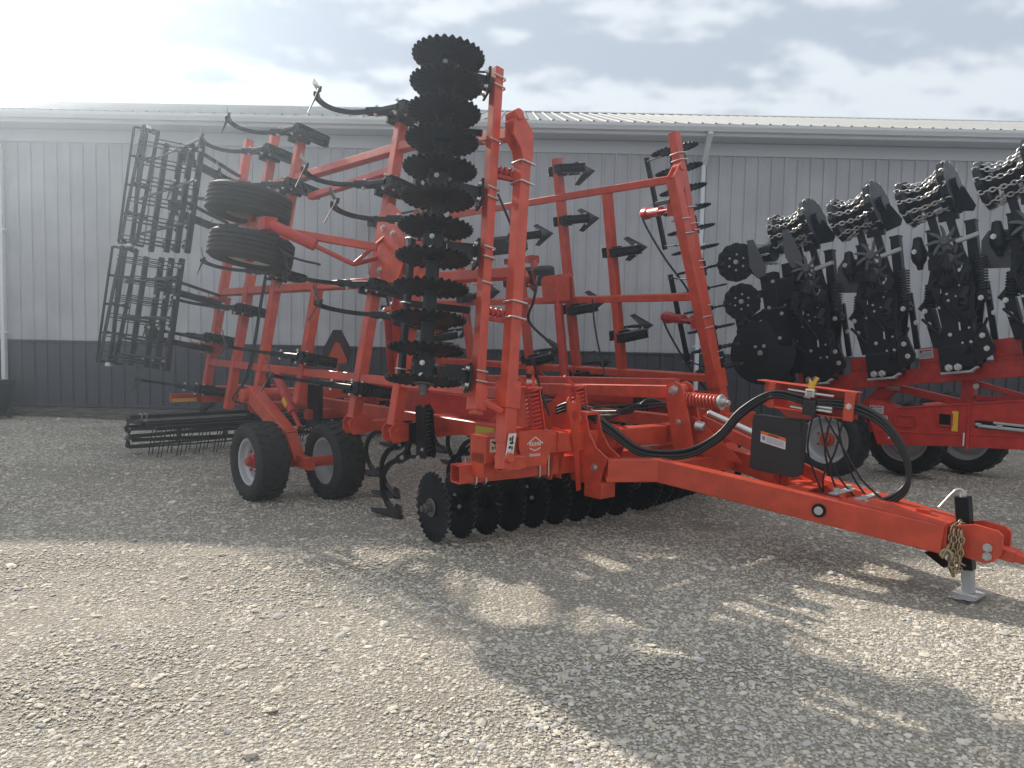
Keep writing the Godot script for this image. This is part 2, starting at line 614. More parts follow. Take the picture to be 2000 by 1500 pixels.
func make_shed() -> void:
	var zf := -13.7            # front wall
	var x0 := -21.0
	var n := 42
	var pw := 0.9144
	var x1 := x0 + n * pw
	var base := 0.22
	var wains := 1.36
	var eave := 5.06
	var shed := thing("metal_shed", "long grey metal shed with ribbed wall sheets, dark wainscot and pale metal roof", "shed", Vector3(0, 0, zf))
	var upper := rib_sheet(pw, eave - wains - 0.02).mesh(mats["siding_light"])
	var lower := rib_sheet(pw, wains - base - 0.03).mesh(mats["siding_dark"])
	for i in n:
		put("wall_panel", upper, shed, Transform3D(Basis.IDENTITY, Vector3(x0 + i * pw, wains + 0.02, 0)))
	for i in n:
		put("wainscot_panel", lower, shed, Transform3D(Basis.IDENTITY, Vector3(x0 + i * pw, base + 0.01, 0.002)))
	var g := G.new()
	g.beam(Vector3(x0, wains, 0.012), Vector3(x1, wains, 0.012), 0.05, 0.035)
	g.beam(Vector3(x0, base, 0.012), Vector3(x1, base, 0.012), 0.06, 0.03)
	part("wainscot_trim", g, "siding_dark", shed)
	# two courses of treated boards at the foot
	for r in 2:
		for i in 9:
			g = G.new()
			var a := x0 + i * 4.27 - r * 1.9
			g.box(Vector3(a + 2.13, 0.055 + r * 0.112 - 0.04, -0.02), Vector3(4.262, 0.108, 0.04 + 0.006 * ((i + r) % 2)), Basis.IDENTITY, 0.005)
			part("skirt_board", g, "weathered_board", shed)
	# body behind the sheets: side and back walls, inner core
	g = G.new()
	var depth := 11.0
	g.box(Vector3((x0 + x1) / 2, eave / 2 - 0.02, -depth / 2 - 0.06), Vector3(x1 - x0 - 0.02, eave - 0.04, depth), Basis.IDENTITY, 0.0)
	part("side_and_back_wall", g, "siding_light", shed)
	# frieze trim under the soffit, soffit, fascia
	g = G.new()
	g.box(Vector3((x0 + x1) / 2, eave - 0.11, 0.02), Vector3(x1 - x0, 0.22, 0.03))
	part("frieze_board", g, "trim_grey", shed)
	g = G.new()
	g.box(Vector3((x0 + x1) / 2, eave + 0.016, 0.21), Vector3(x1 - x0, 0.02, 0.42))
	part("soffit", g, "trim_grey", shed)
	g = G.new()
	g.box(Vector3((x0 + x1) / 2, eave + 0.10, 0.43), Vector3(x1 - x0 + 0.3, 0.17, 0.02))
	part("fascia", g, "gutter_grey", shed)
	# gutter: a K-shaped trough
	g = G.new()
	var prof := PackedVector2Array([Vector2(0.445, 0.07), Vector2(0.53, 0.07), Vector2(0.545, 0.10), Vector2(0.565, 0.135), Vector2(0.57, 0.18), Vector2(0.56, 0.18), Vector2(0.553, 0.14), Vector2(0.533, 0.105), Vector2(0.525, 0.078), Vector2(0.452, 0.078), Vector2(0.452, 0.175), Vector2(0.445, 0.175)])
	var bx := Basis(Vector3(0, 0, 1), Vector3(0, 1, 0), Vector3(-1, 0, 0))
	g.prism(prof, x1 - x0 + 0.3, Transform3D(bx, Vector3((x0 + x1) / 2, eave, 0)))
	part("gutter", g, "gutter_grey", shed)
	# roof sheets
	var slope := atan(0.305)
	var run := depth / 2 + 0.56
	var sl := run / cos(slope)
	var rs := rib_sheet(pw, sl, 0.022)
	var rm := rs.mesh(mats["roof_metal"])
	var rb := Basis(Vector3.RIGHT, Vector3(0, sin(slope), -cos(slope)), Vector3(0, cos(slope), sin(slope)))
	for i in n:
		put("roof_panel", rm, shed, Transform3D(rb, Vector3(x0 + i * pw, eave + 0.195, 0.50)))
	var ridge := eave + 0.195 + run * 0.305
	g = G.new()
	var bk := Basis(Vector3.RIGHT, Vector3(0, -sin(slope), -cos(slope)), Vector3(0, cos(slope), -sin(slope)))
	g.box(Vector3((x0 + x1) / 2, ridge - sin(slope) * sl / 2, 0.50 - run - cos(slope) * sl / 2), Vector3(x1 - x0, sl, 0.03), bk)
	part("rear_roof", g, "roof_metal", shed)
	g = G.new()
	var rp := PackedVector2Array([Vector2(-0.16, -0.02), Vector2(0, 0.045), Vector2(0.16, -0.02), Vector2(0.16, -0.032), Vector2(0, 0.02), Vector2(-0.16, -0.032)])
	g.prism(rp, x1 - x0, Transform3D(bx, Vector3((x0 + x1) / 2, ridge + 0.005, 0.50 - run)))
	part("ridge_cap", g, "trim_grey", shed)
	# gable ends between wall and roof
	for e in [x0 + 0.03, x1 - 0.03]:
		g = G.new()
		g.prism(PackedVector2Array([Vector2(0.4, eave + 0.14), Vector2(0.5 - run, ridge - 0.06), Vector2(0.6 - 2 * run, eave + 0.14), Vector2(0.6 - 2 * run, eave), Vector2(0.4, eave)]), 0.05, Transform3D(bx, Vector3(e, 0, 0)))
		part("gable_wall", g, "siding_light", shed)
	# downspouts
	for x in [-9.02, 3.26]:
		g = G.new()
		var sx := 0.09
		g.beam(Vector3(x, 0.30 if x > 0 else 0.62, 0.075), Vector3(x, eave - 0.36, 0.075), sx, 0.07)
		g.beam(Vector3(x, eave - 0.40, 0.075), Vector3(x, eave + 0.06, 0.49), sx, 0.07)
		g.beam(Vector3(x, eave + 0.03, 0.49), Vector3(x, eave + 0.09, 0.49), sx, 0.07, Vector3.BACK)
		if x > 0:
			g.beam(Vector3(x, 0.32, 0.07), Vector3(x, 0.20, 0.30), sx, 0.07)
		var ds := part("downspout", g, "gutter_grey", shed)
		for y in [1.5, 3.3]:
			g = G.new()
			g.beam(Vector3(x - 0.08, y, 0.085), Vector3(x + 0.08, y, 0.085), 0.06, 0.03)
			part("strap", g, "gutter_grey", ds)

func make_bin() -> void:
	var b := thing("waste_bin", "dark green wheeled bin under the left downspout of the shed", "bin", Vector3(-9.03, 0.0, -13.22))
	var g := G.new()
	var lo := [Vector3(-0.19, 0.05, -0.2), Vector3(0.19, 0.05, -0.2), Vector3(0.19, 0.05, 0.2), Vector3(-0.19, 0.05, 0.2)]
	var hi := [Vector3(-0.25, 0.62, -0.26), Vector3(0.25, 0.62, -0.26), Vector3(0.25, 0.62, 0.26), Vector3(-0.25, 0.62, 0.26)]
	for i in 4:
		var j := (i + 1) % 4
		g.quad(lo[j], lo[i], hi[i], hi[j])
	g.quad(lo[0], lo[1], lo[2], lo[3])
	g.quad(hi[3], hi[2], hi[1], hi[0])
	g.box(Vector3(0, 0.59, 0), Vector3(0.54, 0.05, 0.56))
	part("body", g, "dark_green", b)
	g = G.new()
	g.box(Vector3(0, 0.655, 0.01), Vector3(0.56, 0.05, 0.60), Basis(Vector3.RIGHT, -0.03), 0.015)
	g.beam(Vector3(-0.2, 0.66, 0.32), Vector3(0.2, 0.66, 0.32), 0.03, 0.03)
	part("lid", g, "dark_green", b)
	for s in [-1, 1]:
		g = G.new()
		g.cyl(Vector3(s * 0.2, 0.09, -0.2), Vector3(s * 0.25, 0.09, -0.2), 0.09, 16, 0.01)
		part("wheel", g, "rubber", b)

# ---------------------------------------------------------------- ground
func ground_h(x: float, z: float) -> float:
	return 0.012 * sin(x * 0.9 + 0.6) * cos(z * 0.7) + 0.008 * sin(z * 3.1 + x * 0.5) + 0.006 * sin(x * 2.3 + z * 1.7) - 0.014

func make_ground() -> void:
	var st := G.new()
	var xs := []
	var zs := []
	for i in 61:
		xs.append(-15.0 + i * 0.5)
	for i in 37:
		zs.append(-15.0 + i * 0.5)
	xs = [-300.0, -80.0, -30.0] + xs + [30.0, 80.0, 300.0]
	zs = [-300.0, -80.0, -30.0] + zs + [15.0, 60.0, 300.0]
	for j in zs.size() - 1:
		for i in xs.size() - 1:
			var p := []
			for c in [[i, j], [i, j + 1], [i + 1, j + 1], [i + 1, j]]:
				var x: float = xs[c[0]]
				var z: float = zs[c[1]]
				p.append(Vector3(x, ground_h(x, z), z))
			var na := Vector3.UP
			st.t3(p[0], p[1], p[2], na, na, na)
			st.t3(p[0], p[2], p[3], na, na, na)
	var g := part("gravel_ground", st, "gravel_bed", self)
	g.set_meta("kind", "structure")
	g.set_meta("label", "pale crushed limestone yard in front of the shed")
	# loose stones
	var tones := [Color(0.60, 0.55, 0.46), Color(0.53, 0.49, 0.42), Color(0.66, 0.61, 0.52), Color(0.49, 0.45, 0.39), Color(0.57, 0.50, 0.41), Color(0.47, 0.45, 0.43)]
	var patch := FastNoiseLite.new()
	patch.seed = 3
	patch.frequency = 0.35
	patch.fractal_octaves = 3
	for k in 5:
		var am := stone_mesh(100 + k)
		var pts := []
		var want := 76000
		while pts.size() < want:
			# denser close to the viewer, thinner far away
			var z := -1.9 - 12.2 * pow(rng.randf(), 1.25)
			var half := 0.70 * -z + 1.4
			if rng.randf() > half / 10.8 * (1.0 + 2.6 / (-z)):
				continue
			var x := rng.randf_range(-half, half)
			if patch.get_noise_2d(x, z) < rng.randf_range(-1.1, -0.1):
				continue
			pts.append(Vector2(x, z))
		var mm := MultiMesh.new()
		mm.transform_format = MultiMesh.TRANSFORM_3D
		mm.use_colors = true
		mm.mesh = am
		mm.instance_count = pts.size()
		for i in pts.size():
			var p: Vector2 = pts[i]
			var s := 0.0050 * exp(rng.randfn() * 0.45) * (1.0 + 0.05 * (-p.y))
			if rng.randf() < 0.010:
				s *= rng.randf_range(1.7, 2.8)
			s = minf(s, 0.042)
			var b := Basis.from_euler(Vector3(rng.randfn() * 0.16, rng.randf() * TAU, rng.randfn() * 0.16)).scaled(Vector3(s, s * 0.85, s))
			mm.set_instance_transform(i, Transform3D(b, Vector3(p.x, ground_h(p.x, p.y) + s * 0.12, p.y)))
			var c: Color = tones[rng.randi() % 6] * rng.randf_range(0.82, 1.12)
			c.a = 1
			mm.set_instance_color(i, c)
		var mi := MultiMeshInstance3D.new()
		mi.name = numbered("gravel_stones")
		mi.multimesh = mm
		mi.set_meta("kind", "stuff")
		tag(mi, "loose crushed limestone stones strewn over the yard", "gravel", "loose gravel")
		add_child(mi, true)

func stone_mesh(sd: int) -> ArrayMesh:
	var r := RandomNumberGenerator.new()
	r.seed = sd
	var g := G.new()
	# a faceted lump: icosahedron with jittered corners, flattened
	var p := (1.0 + sqrt(5.0)) / 2.0
	var c := [Vector3(-1, p, 0), Vector3(1, p, 0), Vector3(-1, -p, 0), Vector3(1, -p, 0), Vector3(0, -1, p), Vector3(0, 1, p), Vector3(0, -1, -p), Vector3(0, 1, -p), Vector3(p, 0, -1), Vector3(p, 0, 1), Vector3(-p, 0, -1), Vector3(-p, 0, 1)]
	var sc := Vector3(r.randf_range(0.95, 1.5), r.randf_range(0.32, 0.5), r.randf_range(0.8, 1.1))
	for i in 12:
		c[i] = c[i].normalized() * r.randf_range(0.78, 1.2) * sc
	var f := [[0, 11, 5], [0, 5, 1], [0, 1, 7], [0, 7, 10], [0, 10, 11], [1, 5, 9], [5, 11, 4], [11, 10, 2], [10, 7, 6], [7, 1, 8], [3, 9, 4], [3, 4, 2], [3, 2, 6], [3, 6, 8], [3, 8, 9], [4, 9, 5], [2, 4, 11], [6, 2, 10], [8, 6, 7], [9, 8, 1]]
	for t in f:
		g.tri(c[t[0]], c[t[1]], c[t[2]])
	return g.mesh(mats["stone"])

# ---------------------------------------------------------------- cultivator pieces
func disc_mesh(R: float, flutes: int, m: String) -> ArrayMesh:     # fluted, toothed blade about x, its rim ground bright
	var g := G.new()
	var rim := G.new()
	var per := 5
	var cnt := flutes * per
	var rad := [0.03, 0.10, R * 0.64, R * 0.82]
	for side in [-1.0, 1.0]:
		for i in cnt:
			var ring := []
			for q in 2:
				var k := i + q
				var a := TAU * k / cnt
				var ph := float(k % per) / per
				var edge := R * (1.0 - 0.055 * pow(ph, 1.3))
				var wave := sin(TAU * ph) * 0.011
				var row := []
				for r in rad:
					var f := clampf((r - R * 0.64) / (R * 0.36), 0.0, 1.0)
					row.append(Vector3(side * 0.0035 + wave * f, cos(a) * r, sin(a) * r))
				row.append(Vector3(side * 0.001 + wave, cos(a) * edge, sin(a) * edge))
				ring.append(row)
				var last: Vector3 = row[row.size() - 1]
				row.append(Vector3(wave, last.y * 1.012, last.z * 1.012))
			for b in rad.size() + 1:
				if b == rad.size():
					if side > 0:
						rim.quad(ring[0][b], ring[0][b + 1], ring[1][b + 1], ring[1][b])
					else:
						rim.quad(ring[0][b], ring[1][b], ring[1][b + 1], ring[0][b + 1])
				elif side > 0:
					g.quad(ring[0][b], ring[0][b + 1], ring[1][b + 1], ring[1][b])
				else:
					g.quad(ring[0][b], ring[1][b], ring[1][b + 1], ring[0][b + 1])
	var am := g.mesh(mats[m])
	var arr := []
	arr.resize(Mesh.ARRAY_MAX)
	arr[Mesh.ARRAY_VERTEX] = rim.v
	arr[Mesh.ARRAY_NORMAL] = rim.n
	arr[Mesh.ARRAY_TEX_UV] = rim.u
	am.add_surface_from_arrays(Mesh.PRIMITIVE_TRIANGLES, arr)
	am.surface_set_material(1, mats["worn_steel"])
	return am

func tyre_mesh(R: float, wide: float, rim: float, lugs: int) -> ArrayMesh:
	var g := G.new()
	var h := wide / 2
	var prof := [Vector2(-h * 0.62, rim), Vector2(-h * 0.92, rim + 0.02), Vector2(-h * 0.985, rim + (R - rim) * 0.3), Vector2(-h * 1.01, rim + (R - rim) * 0.33), Vector2(-h, rim + (R - rim) * 0.55), Vector2(-h * 1.015, rim + (R - rim) * 0.60), Vector2(-h * 0.97, R * 0.90), Vector2(-h * 0.80, R * 0.972)]
	if lugs == 0:
		for k in 5:
			var x0 := -h * 0.80 + wide * 0.8 * k / 5.0
			var x1 := x0 + wide * 0.8 / 5.0
			var e := R * (1.0 - 0.016 * pow(absf((x0 + x1) / wide), 2.0))
			prof.append_array([Vector2(x0 + 0.006, e), Vector2(x1 - 0.006, e)])
			if k < 4:
				prof.append_array([Vector2(x1 - 0.005, e - 0.014), Vector2(x1 + 0.005, e - 0.014)])
	else:
		prof.append_array([Vector2(-h * 0.4, R * 0.99), Vector2(h * 0.4, R * 0.99)])
	prof.append_array([Vector2(h * 0.80, R * 0.972), Vector2(h * 0.97, R * 0.90), Vector2(h * 1.015, rim + (R - rim) * 0.60), Vector2(h, rim + (R - rim) * 0.55), Vector2(h * 1.01, rim + (R - rim) * 0.33), Vector2(h * 0.985, rim + (R - rim) * 0.3), Vector2(h * 0.92, rim + 0.02), Vector2(h * 0.62, rim), Vector2(-h * 0.62, rim)])
	g.lathe(Transform3D.IDENTITY, prof, 44)
	for k in lugs:
		for s in [-1.0, 1.0]:
			var a := TAU * (k + (0.5 if s > 0 else 0.0)) / lugs
			var rad := Vector3(0, cos(a), sin(a))
			var tan := Vector3(0, -sin(a), cos(a))
			for q in [[0.06, 0.34, -0.010, 0.006], [0.40, 0.62, 0.010, 0.022], [0.68, 0.88, 0.024, 0.030]]:
				var r0: float = R * (0.998 - 0.028 * pow(q[0], 2.5))
				var r1: float = R * (0.998 - 0.028 * pow(q[1], 2.5) - (0.012 if q[1] > 0.8 else 0.0))
				g.beam(Vector3(s * h * q[0], 0, 0) + rad * r0 + tan * q[2], Vector3(s * h * q[1], 0, 0) + rad * r1 + tan * q[3], 0.03, 0.016, rad, 0.004)
	return g.mesh(mats["rubber"])

func rim_mesh(r: float, wide: float, m: String) -> ArrayMesh:
	var g := G.new()
	var h := wide / 2
	g.lathe(Transform3D.IDENTITY, [Vector2(h * 0.66, r - 0.006), Vector2(h * 0.72, r + 0.008), Vector2(h * 0.76, r), Vector2(h * 0.72, r - 0.02), Vector2(h * 0.45, r - 0.03), Vector2(h * 0.30, r - 0.055), Vector2(h * 0.05, r - 0.06), Vector2(h * 0.12, r * 0.55), Vector2(h * 0.22, r * 0.42), Vector2(h * 0.22, 0.0)], 36)
	g.lathe(Transform3D.IDENTITY, [Vector2(h * 0.03, 0.0), Vector2(h * 0.12, r * 0.5), Vector2(-h * 0.05, r - 0.06), Vector2(-h * 0.45, r - 0.03), Vector2(-h * 0.72, r - 0.02), Vector2(-h * 0.76, r), Vector2(-h * 0.72, r + 0.008), Vector2(-h * 0.66, r - 0.006)], 36)
	return g.mesh(mats[m])

func hub_mesh(r: float, l: float, m: String, bolts: int) -> ArrayMesh:
	var g := G.new()
	g.lathe(Transform3D.IDENTITY, [Vector2(0, r), Vector2(l * 0.45, r), Vector2(l * 0.5, r * 0.72), Vector2(l * 0.9, r * 0.66), Vector2(l, r * 0.5), Vector2(l, 0)], 20)
	for k in bolts:
		var a := TAU * k / bolts
		g.bolt(Vector3(l * 0.2, cos(a) * r * 1.55, sin(a) * r * 1.55), Vector3.RIGHT, 0.011, 0.02)
	return g.mesh(mats[m])

var shared := {}

func wheel(parent: Node, xf: Transform3D, R: float, wide: float, rim: float, lugs: int, rim_mat: String, hub_mat: String, called := "gauge_wheel") -> void:
	var key := "%s%s%s%s" % [R, wide, lugs, rim_mat]
	if not shared.has(key):
		shared[key] = [tyre_mesh(R, wide, rim, lugs), rim_mesh(rim, wide, rim_mat), hub_mesh(rim * 0.3, wide * 0.33, hub_mat, 6)]
	var t := put(called, shared[key][0], parent, xf)
	put("rim", shared[key][1], t)
	put("hub", shared[key][2], t, Transform3D(Basis.IDENTITY, Vector3(wide * 0.10, 0, 0)))

func make_shank_meshes() -> void:
	var g := G.new()
	var c := arc([Vector3(-0.02, -0.10, 0), Vector3(-0.07, -0.215, 0), Vector3(-0.20, -0.285, 0), Vector3(-0.34, -0.35, 0), Vector3(-0.435, -0.46, 0), Vector3(-0.44, -0.58, 0), Vector3(-0.37, -0.69, 0), Vector3(-0.27, -0.765, 0)], 5)
	g.strap(c, 0.034, 0.042, Vector3.BACK)
	g.box(Vector3(-0.10, -0.245, 0), Vector3(0.16, 0.075, 0.06), Basis(Vector3.BACK, 0.45))
	shared["shank"] = g.mesh(mats["black"])
	g = G.new()
	var rot := Basis(Vector3.BACK, 0.10)
	var o := Vector3(0.22, 0.015, 0)
	for s in [-1.0, 1.0]:
		g.prism(PackedVector2Array([Vector2(-0.075, -0.20), Vector2(0.05, -0.23), Vector2(0.075, -0.18), Vector2(0.06, 0.19), Vector2(0.02, 0.235), Vector2(-0.055, 0.22)]), 0.008, Transform3D(rot, o + Vector3(0, 0, s * 0.048)))
	g.box(o + rot * Vector3(-0.062, 0, 0), Vector3(0.008, 0.40, 0.094), rot)
	g.box(o + rot * Vector3(0.0, -0.20, 0), Vector3(0.11, 0.02, 0.094), rot)
	g.box(o + rot * Vector3(0.0, 0.20, 0), Vector3(0.10, 0.02, 0.094), rot)
	g.beam(Vector3(0.21, -0.20, 0), Vector3(-0.08, -0.245, 0), 0.05, 0.03)
	g.box(Vector3(0.075, 0.0, 0), Vector3(0.03, 0.16, 0.13))
	g.box(Vector3(-0.075, -0.02, 0), Vector3(0.03, 0.20, 0.12))
	g.box(Vector3(0.0, -0.085, 0), Vector3(0.18, 0.035, 0.10))
	shared["housing"] = g.mesh(mats["black"])
	g = G.new()
	g.spring(o + rot * Vector3(0.015, -0.185, 0), o + rot * Vector3(0.008, 0.185, 0), 0.040, 0.0085, 12.0, 5)
	g.cyl(o + rot * Vector3(0.015, -0.19, 0), o + rot * Vector3(0.008, 0.19, 0), 0.013, 8)
	shared["coil"] = g.mesh(mats["spring_black"])
	g = G.new()
	for s in [-1.0, 1.0]:
		g.bolt(Vector3(-0.075, -0.245, s * 0.032), Vector3(0, 0, s), 0.014, 0.02)
		g.bolt(Vector3(0.205, -0.205, s * 0.055), Vector3(0, 0, s), 0.012, 0.02)
		g.bolt(Vector3(0.26, -0.13, s * 0.055), Vector3(0, 0, s), 0.010, 0.016)
		g.bolt(Vector3(-0.09, 0.05, s * 0.04), Vector3(-1, 0, 0), 0.013, 0.03)
		g.bolt(Vector3(-0.09, -0.09, s * 0.04), Vector3(-1, 0, 0), 0.013, 0.03)
	shared["shank_bolts"] = g.mesh(mats["zinc"])
	g = G.new()
	# sweep: two swept-back blades and a crown, nose forward (+x)
	var tilt := Basis(Vector3.BACK, -0.16)
	for s in [-1.0, 1.0]:
		var a := Vector3(0.155, -0.012, 0)
		var b := Vector3(-0.115, 0.0, s * 0.16)
		var e := Vector3(-0.18, 0.012, s * 0.14)
		var f := Vector3(-0.01, 0.035, 0)
		var up := Vector3(0, 0.007, 0)
		var q := []
		for p in [a, b, e, f]:
			q.append(Vector3(-0.25, -0.785, 0) + tilt * p)
		if s > 0:
			g.quad(q[0], q[1], q[2], q[3])
			g.quad(q[0] + up, q[3] + up, q[2] + up, q[1] + up)
			g.quad(q[3], q[2], q[2] + up, q[3] + up)
			g.quad(q[0], q[0] + up, q[1] + up, q[1])
			g.quad(q[1], q[1] + up, q[2] + up, q[2])
		else:
			g.quad(q[0], q[3], q[2], q[1])
			g.quad(q[0] + up, q[1] + up, q[2] + up, q[3] + up)
			g.quad(q[3], q[3] + up, q[2] + up, q[2])
			g.quad(q[0], q[1], q[1] + up, q[0] + up)
			g.quad(q[1], q[2], q[2] + up, q[1] + up)
	g.strap([Vector3(-0.35, -0.69, 0), Vector3(-0.30, -0.725, 0), Vector3(-0.22, -0.775, 0), Vector3(-0.13, -0.79, 0)], 0.045, 0.016, Vector3.BACK)
	shared["sweep"] = g.mesh(mats["tine_steel"])

func shank(parent: Node, xf: Transform3D) -> void:
	var s := put("shank", shared["shank"], parent, xf)
	put("spring_housing", shared["housing"], s)
	put("coil_spring", shared["coil"], s)
	put("bolts", shared["shank_bolts"], s).set_meta("kind", "stuff")
	put("sweep", shared["sweep"], s)

func wing_basis(side: float) -> Basis:     # x forward, y up out of the soil, z the rest
	var x := Vector3(0, 0, 1)
	var y := -ddir(side).normalized()
	return Basis(x, y, x.cross(y))

func bar(called: String, parent: Node, p0: Vector3, p1: Vector3, w := 0.10, h := 0.10, up := Vector3.UP, m := "orange", hollow := false) -> MeshInstance3D:
	var g := G.new()
	g.beam(p0, p1, w, h, up, 0.008, hollow)
	return part(called, g, m, parent)

func tool_gang(parent: Node, a: Vector3, b: Vector3, count: int, first: float, step: float, arms: Array, bar_at: Callable, end_flag: bool) -> void:
	# blades on a common shaft from a to b; arms = fractions of the shaft that carry a hanger
	var dir := (b - a).normalized()
	var bas := G.along(dir)
	var g := G.new()
	g.cyl(a, b, 0.022, 10)
	for k in count - 1:
		var p := a + dir * (first + step * k)
		g.lathe(Transform3D(bas, p), [Vector2(0.006, 0.0), Vector2(0.006, 0.075), Vector2(0.022, 0.075), Vector2(0.03, 0.05), Vector2(step - 0.03, 0.05), Vector2(step - 0.022, 0.075), Vector2(step - 0.006, 0.075), Vector2(step - 0.006, 0.0)], 16)
	var shaft := part("gang_shaft", g, "black", parent)
	for k in count:
		put("disc_blade", shared["disc"], shaft, Transform3D(bas * Basis(Vector3.RIGHT, k * 0.37), a + dir * (first + step * k)))
	g = G.new()
	for e in [[a, -dir], [b, dir]]:
		var P: Vector3 = e[0]
		var D: Vector3 = e[1]
		P -= D * (first - 0.012)
		g.cyl(P, P + D * 0.014, 0.075, 18, 0.004)
		g.cyl(P + D * 0.014, P + D * 0.066, 0.036, 6, 0.004)
		g.cyl(P + D * 0.066, P + D * 0.092, 0.024, 10)
	part("end_nut", g, "worn_steel", shaft)
	for f in arms:
		var p: Vector3 = a.lerp(b, f)
		var q: Vector3 = bar_at.call(f)
		var back := (p - q)
		var mid := q + back * 0.45
		g = G.new()
		var side := dir
		var k := 0.075
		var out: Vector3 = back.normalized()
		g.strap([q + out * 0.05, mid, p - out * 0.10], 0.10, 0.05, side)
		g.box(p, Vector3(0.13, 0.15, 0.15), bas, 0.02)
		g.box(q + out * 0.075, Vector3(0.20, 0.17, 0.02), Basis(dir, out.cross(dir).normalized(), dir.cross(out.cross(dir)).normalized()))
		var ar := part("bearing_hanger", g, "black", parent)
		g = G.new()
		for s in [-1.0, 1.0]:
			g.bolt(p + dir * s * 0.045 + bas.y * 0.075, bas.y, 0.012, 0.018)
			g.bolt(p + dir * s * 0.045 + bas.z * 0.075, bas.z, 0.012, 0.018)
			g.bolt(p + dir * s * 0.045 - bas.z * 0.075, -bas.z, 0.012, 0.018)
			g.bolt(q + out * 0.086 + dir * s * 0.06 + out.cross(dir) * 0.06, out, 0.014, 0.025)
			g.bolt(q + out * 0.086 + dir * s * 0.06 - out.cross(dir) * 0.06, out, 0.014, 0.025)
		part("bolts", g, "zinc", ar)

func ubolts(parent: Node, at: Array, along: Vector3, y: Vector3, z: Vector3, gap := 0.0, m := "zinc") -> void:
	for c in at:
		var g := G.new()
		if gap > 0:
			g.ubolt(c - along * gap / 2, y, z)
			g.ubolt(c + along * gap / 2, y, z)
		else:
			g.ubolt(c, y, z)
		part("u_bolt", g, m, parent)

const DG := 0.20      # the gang bar hangs this far below the wing frame

func fa(side: float, w: float) -> float:      # forward place of the wing's gang bar, of its front bar, of its disc shaft
	return 0.592 - 0.1425 * w if side < 0 else -0.07 - 0.13 * w

func fb(side: float, w: float) -> float:
	return 0.70 - 0.132 * w if side < 0 else 0.06 - 0.168 * w

func fd(side: float, w: float) -> float:
	return 0.41 - 0.137 * w if side < 0 else -0.25 - 0.16 * w

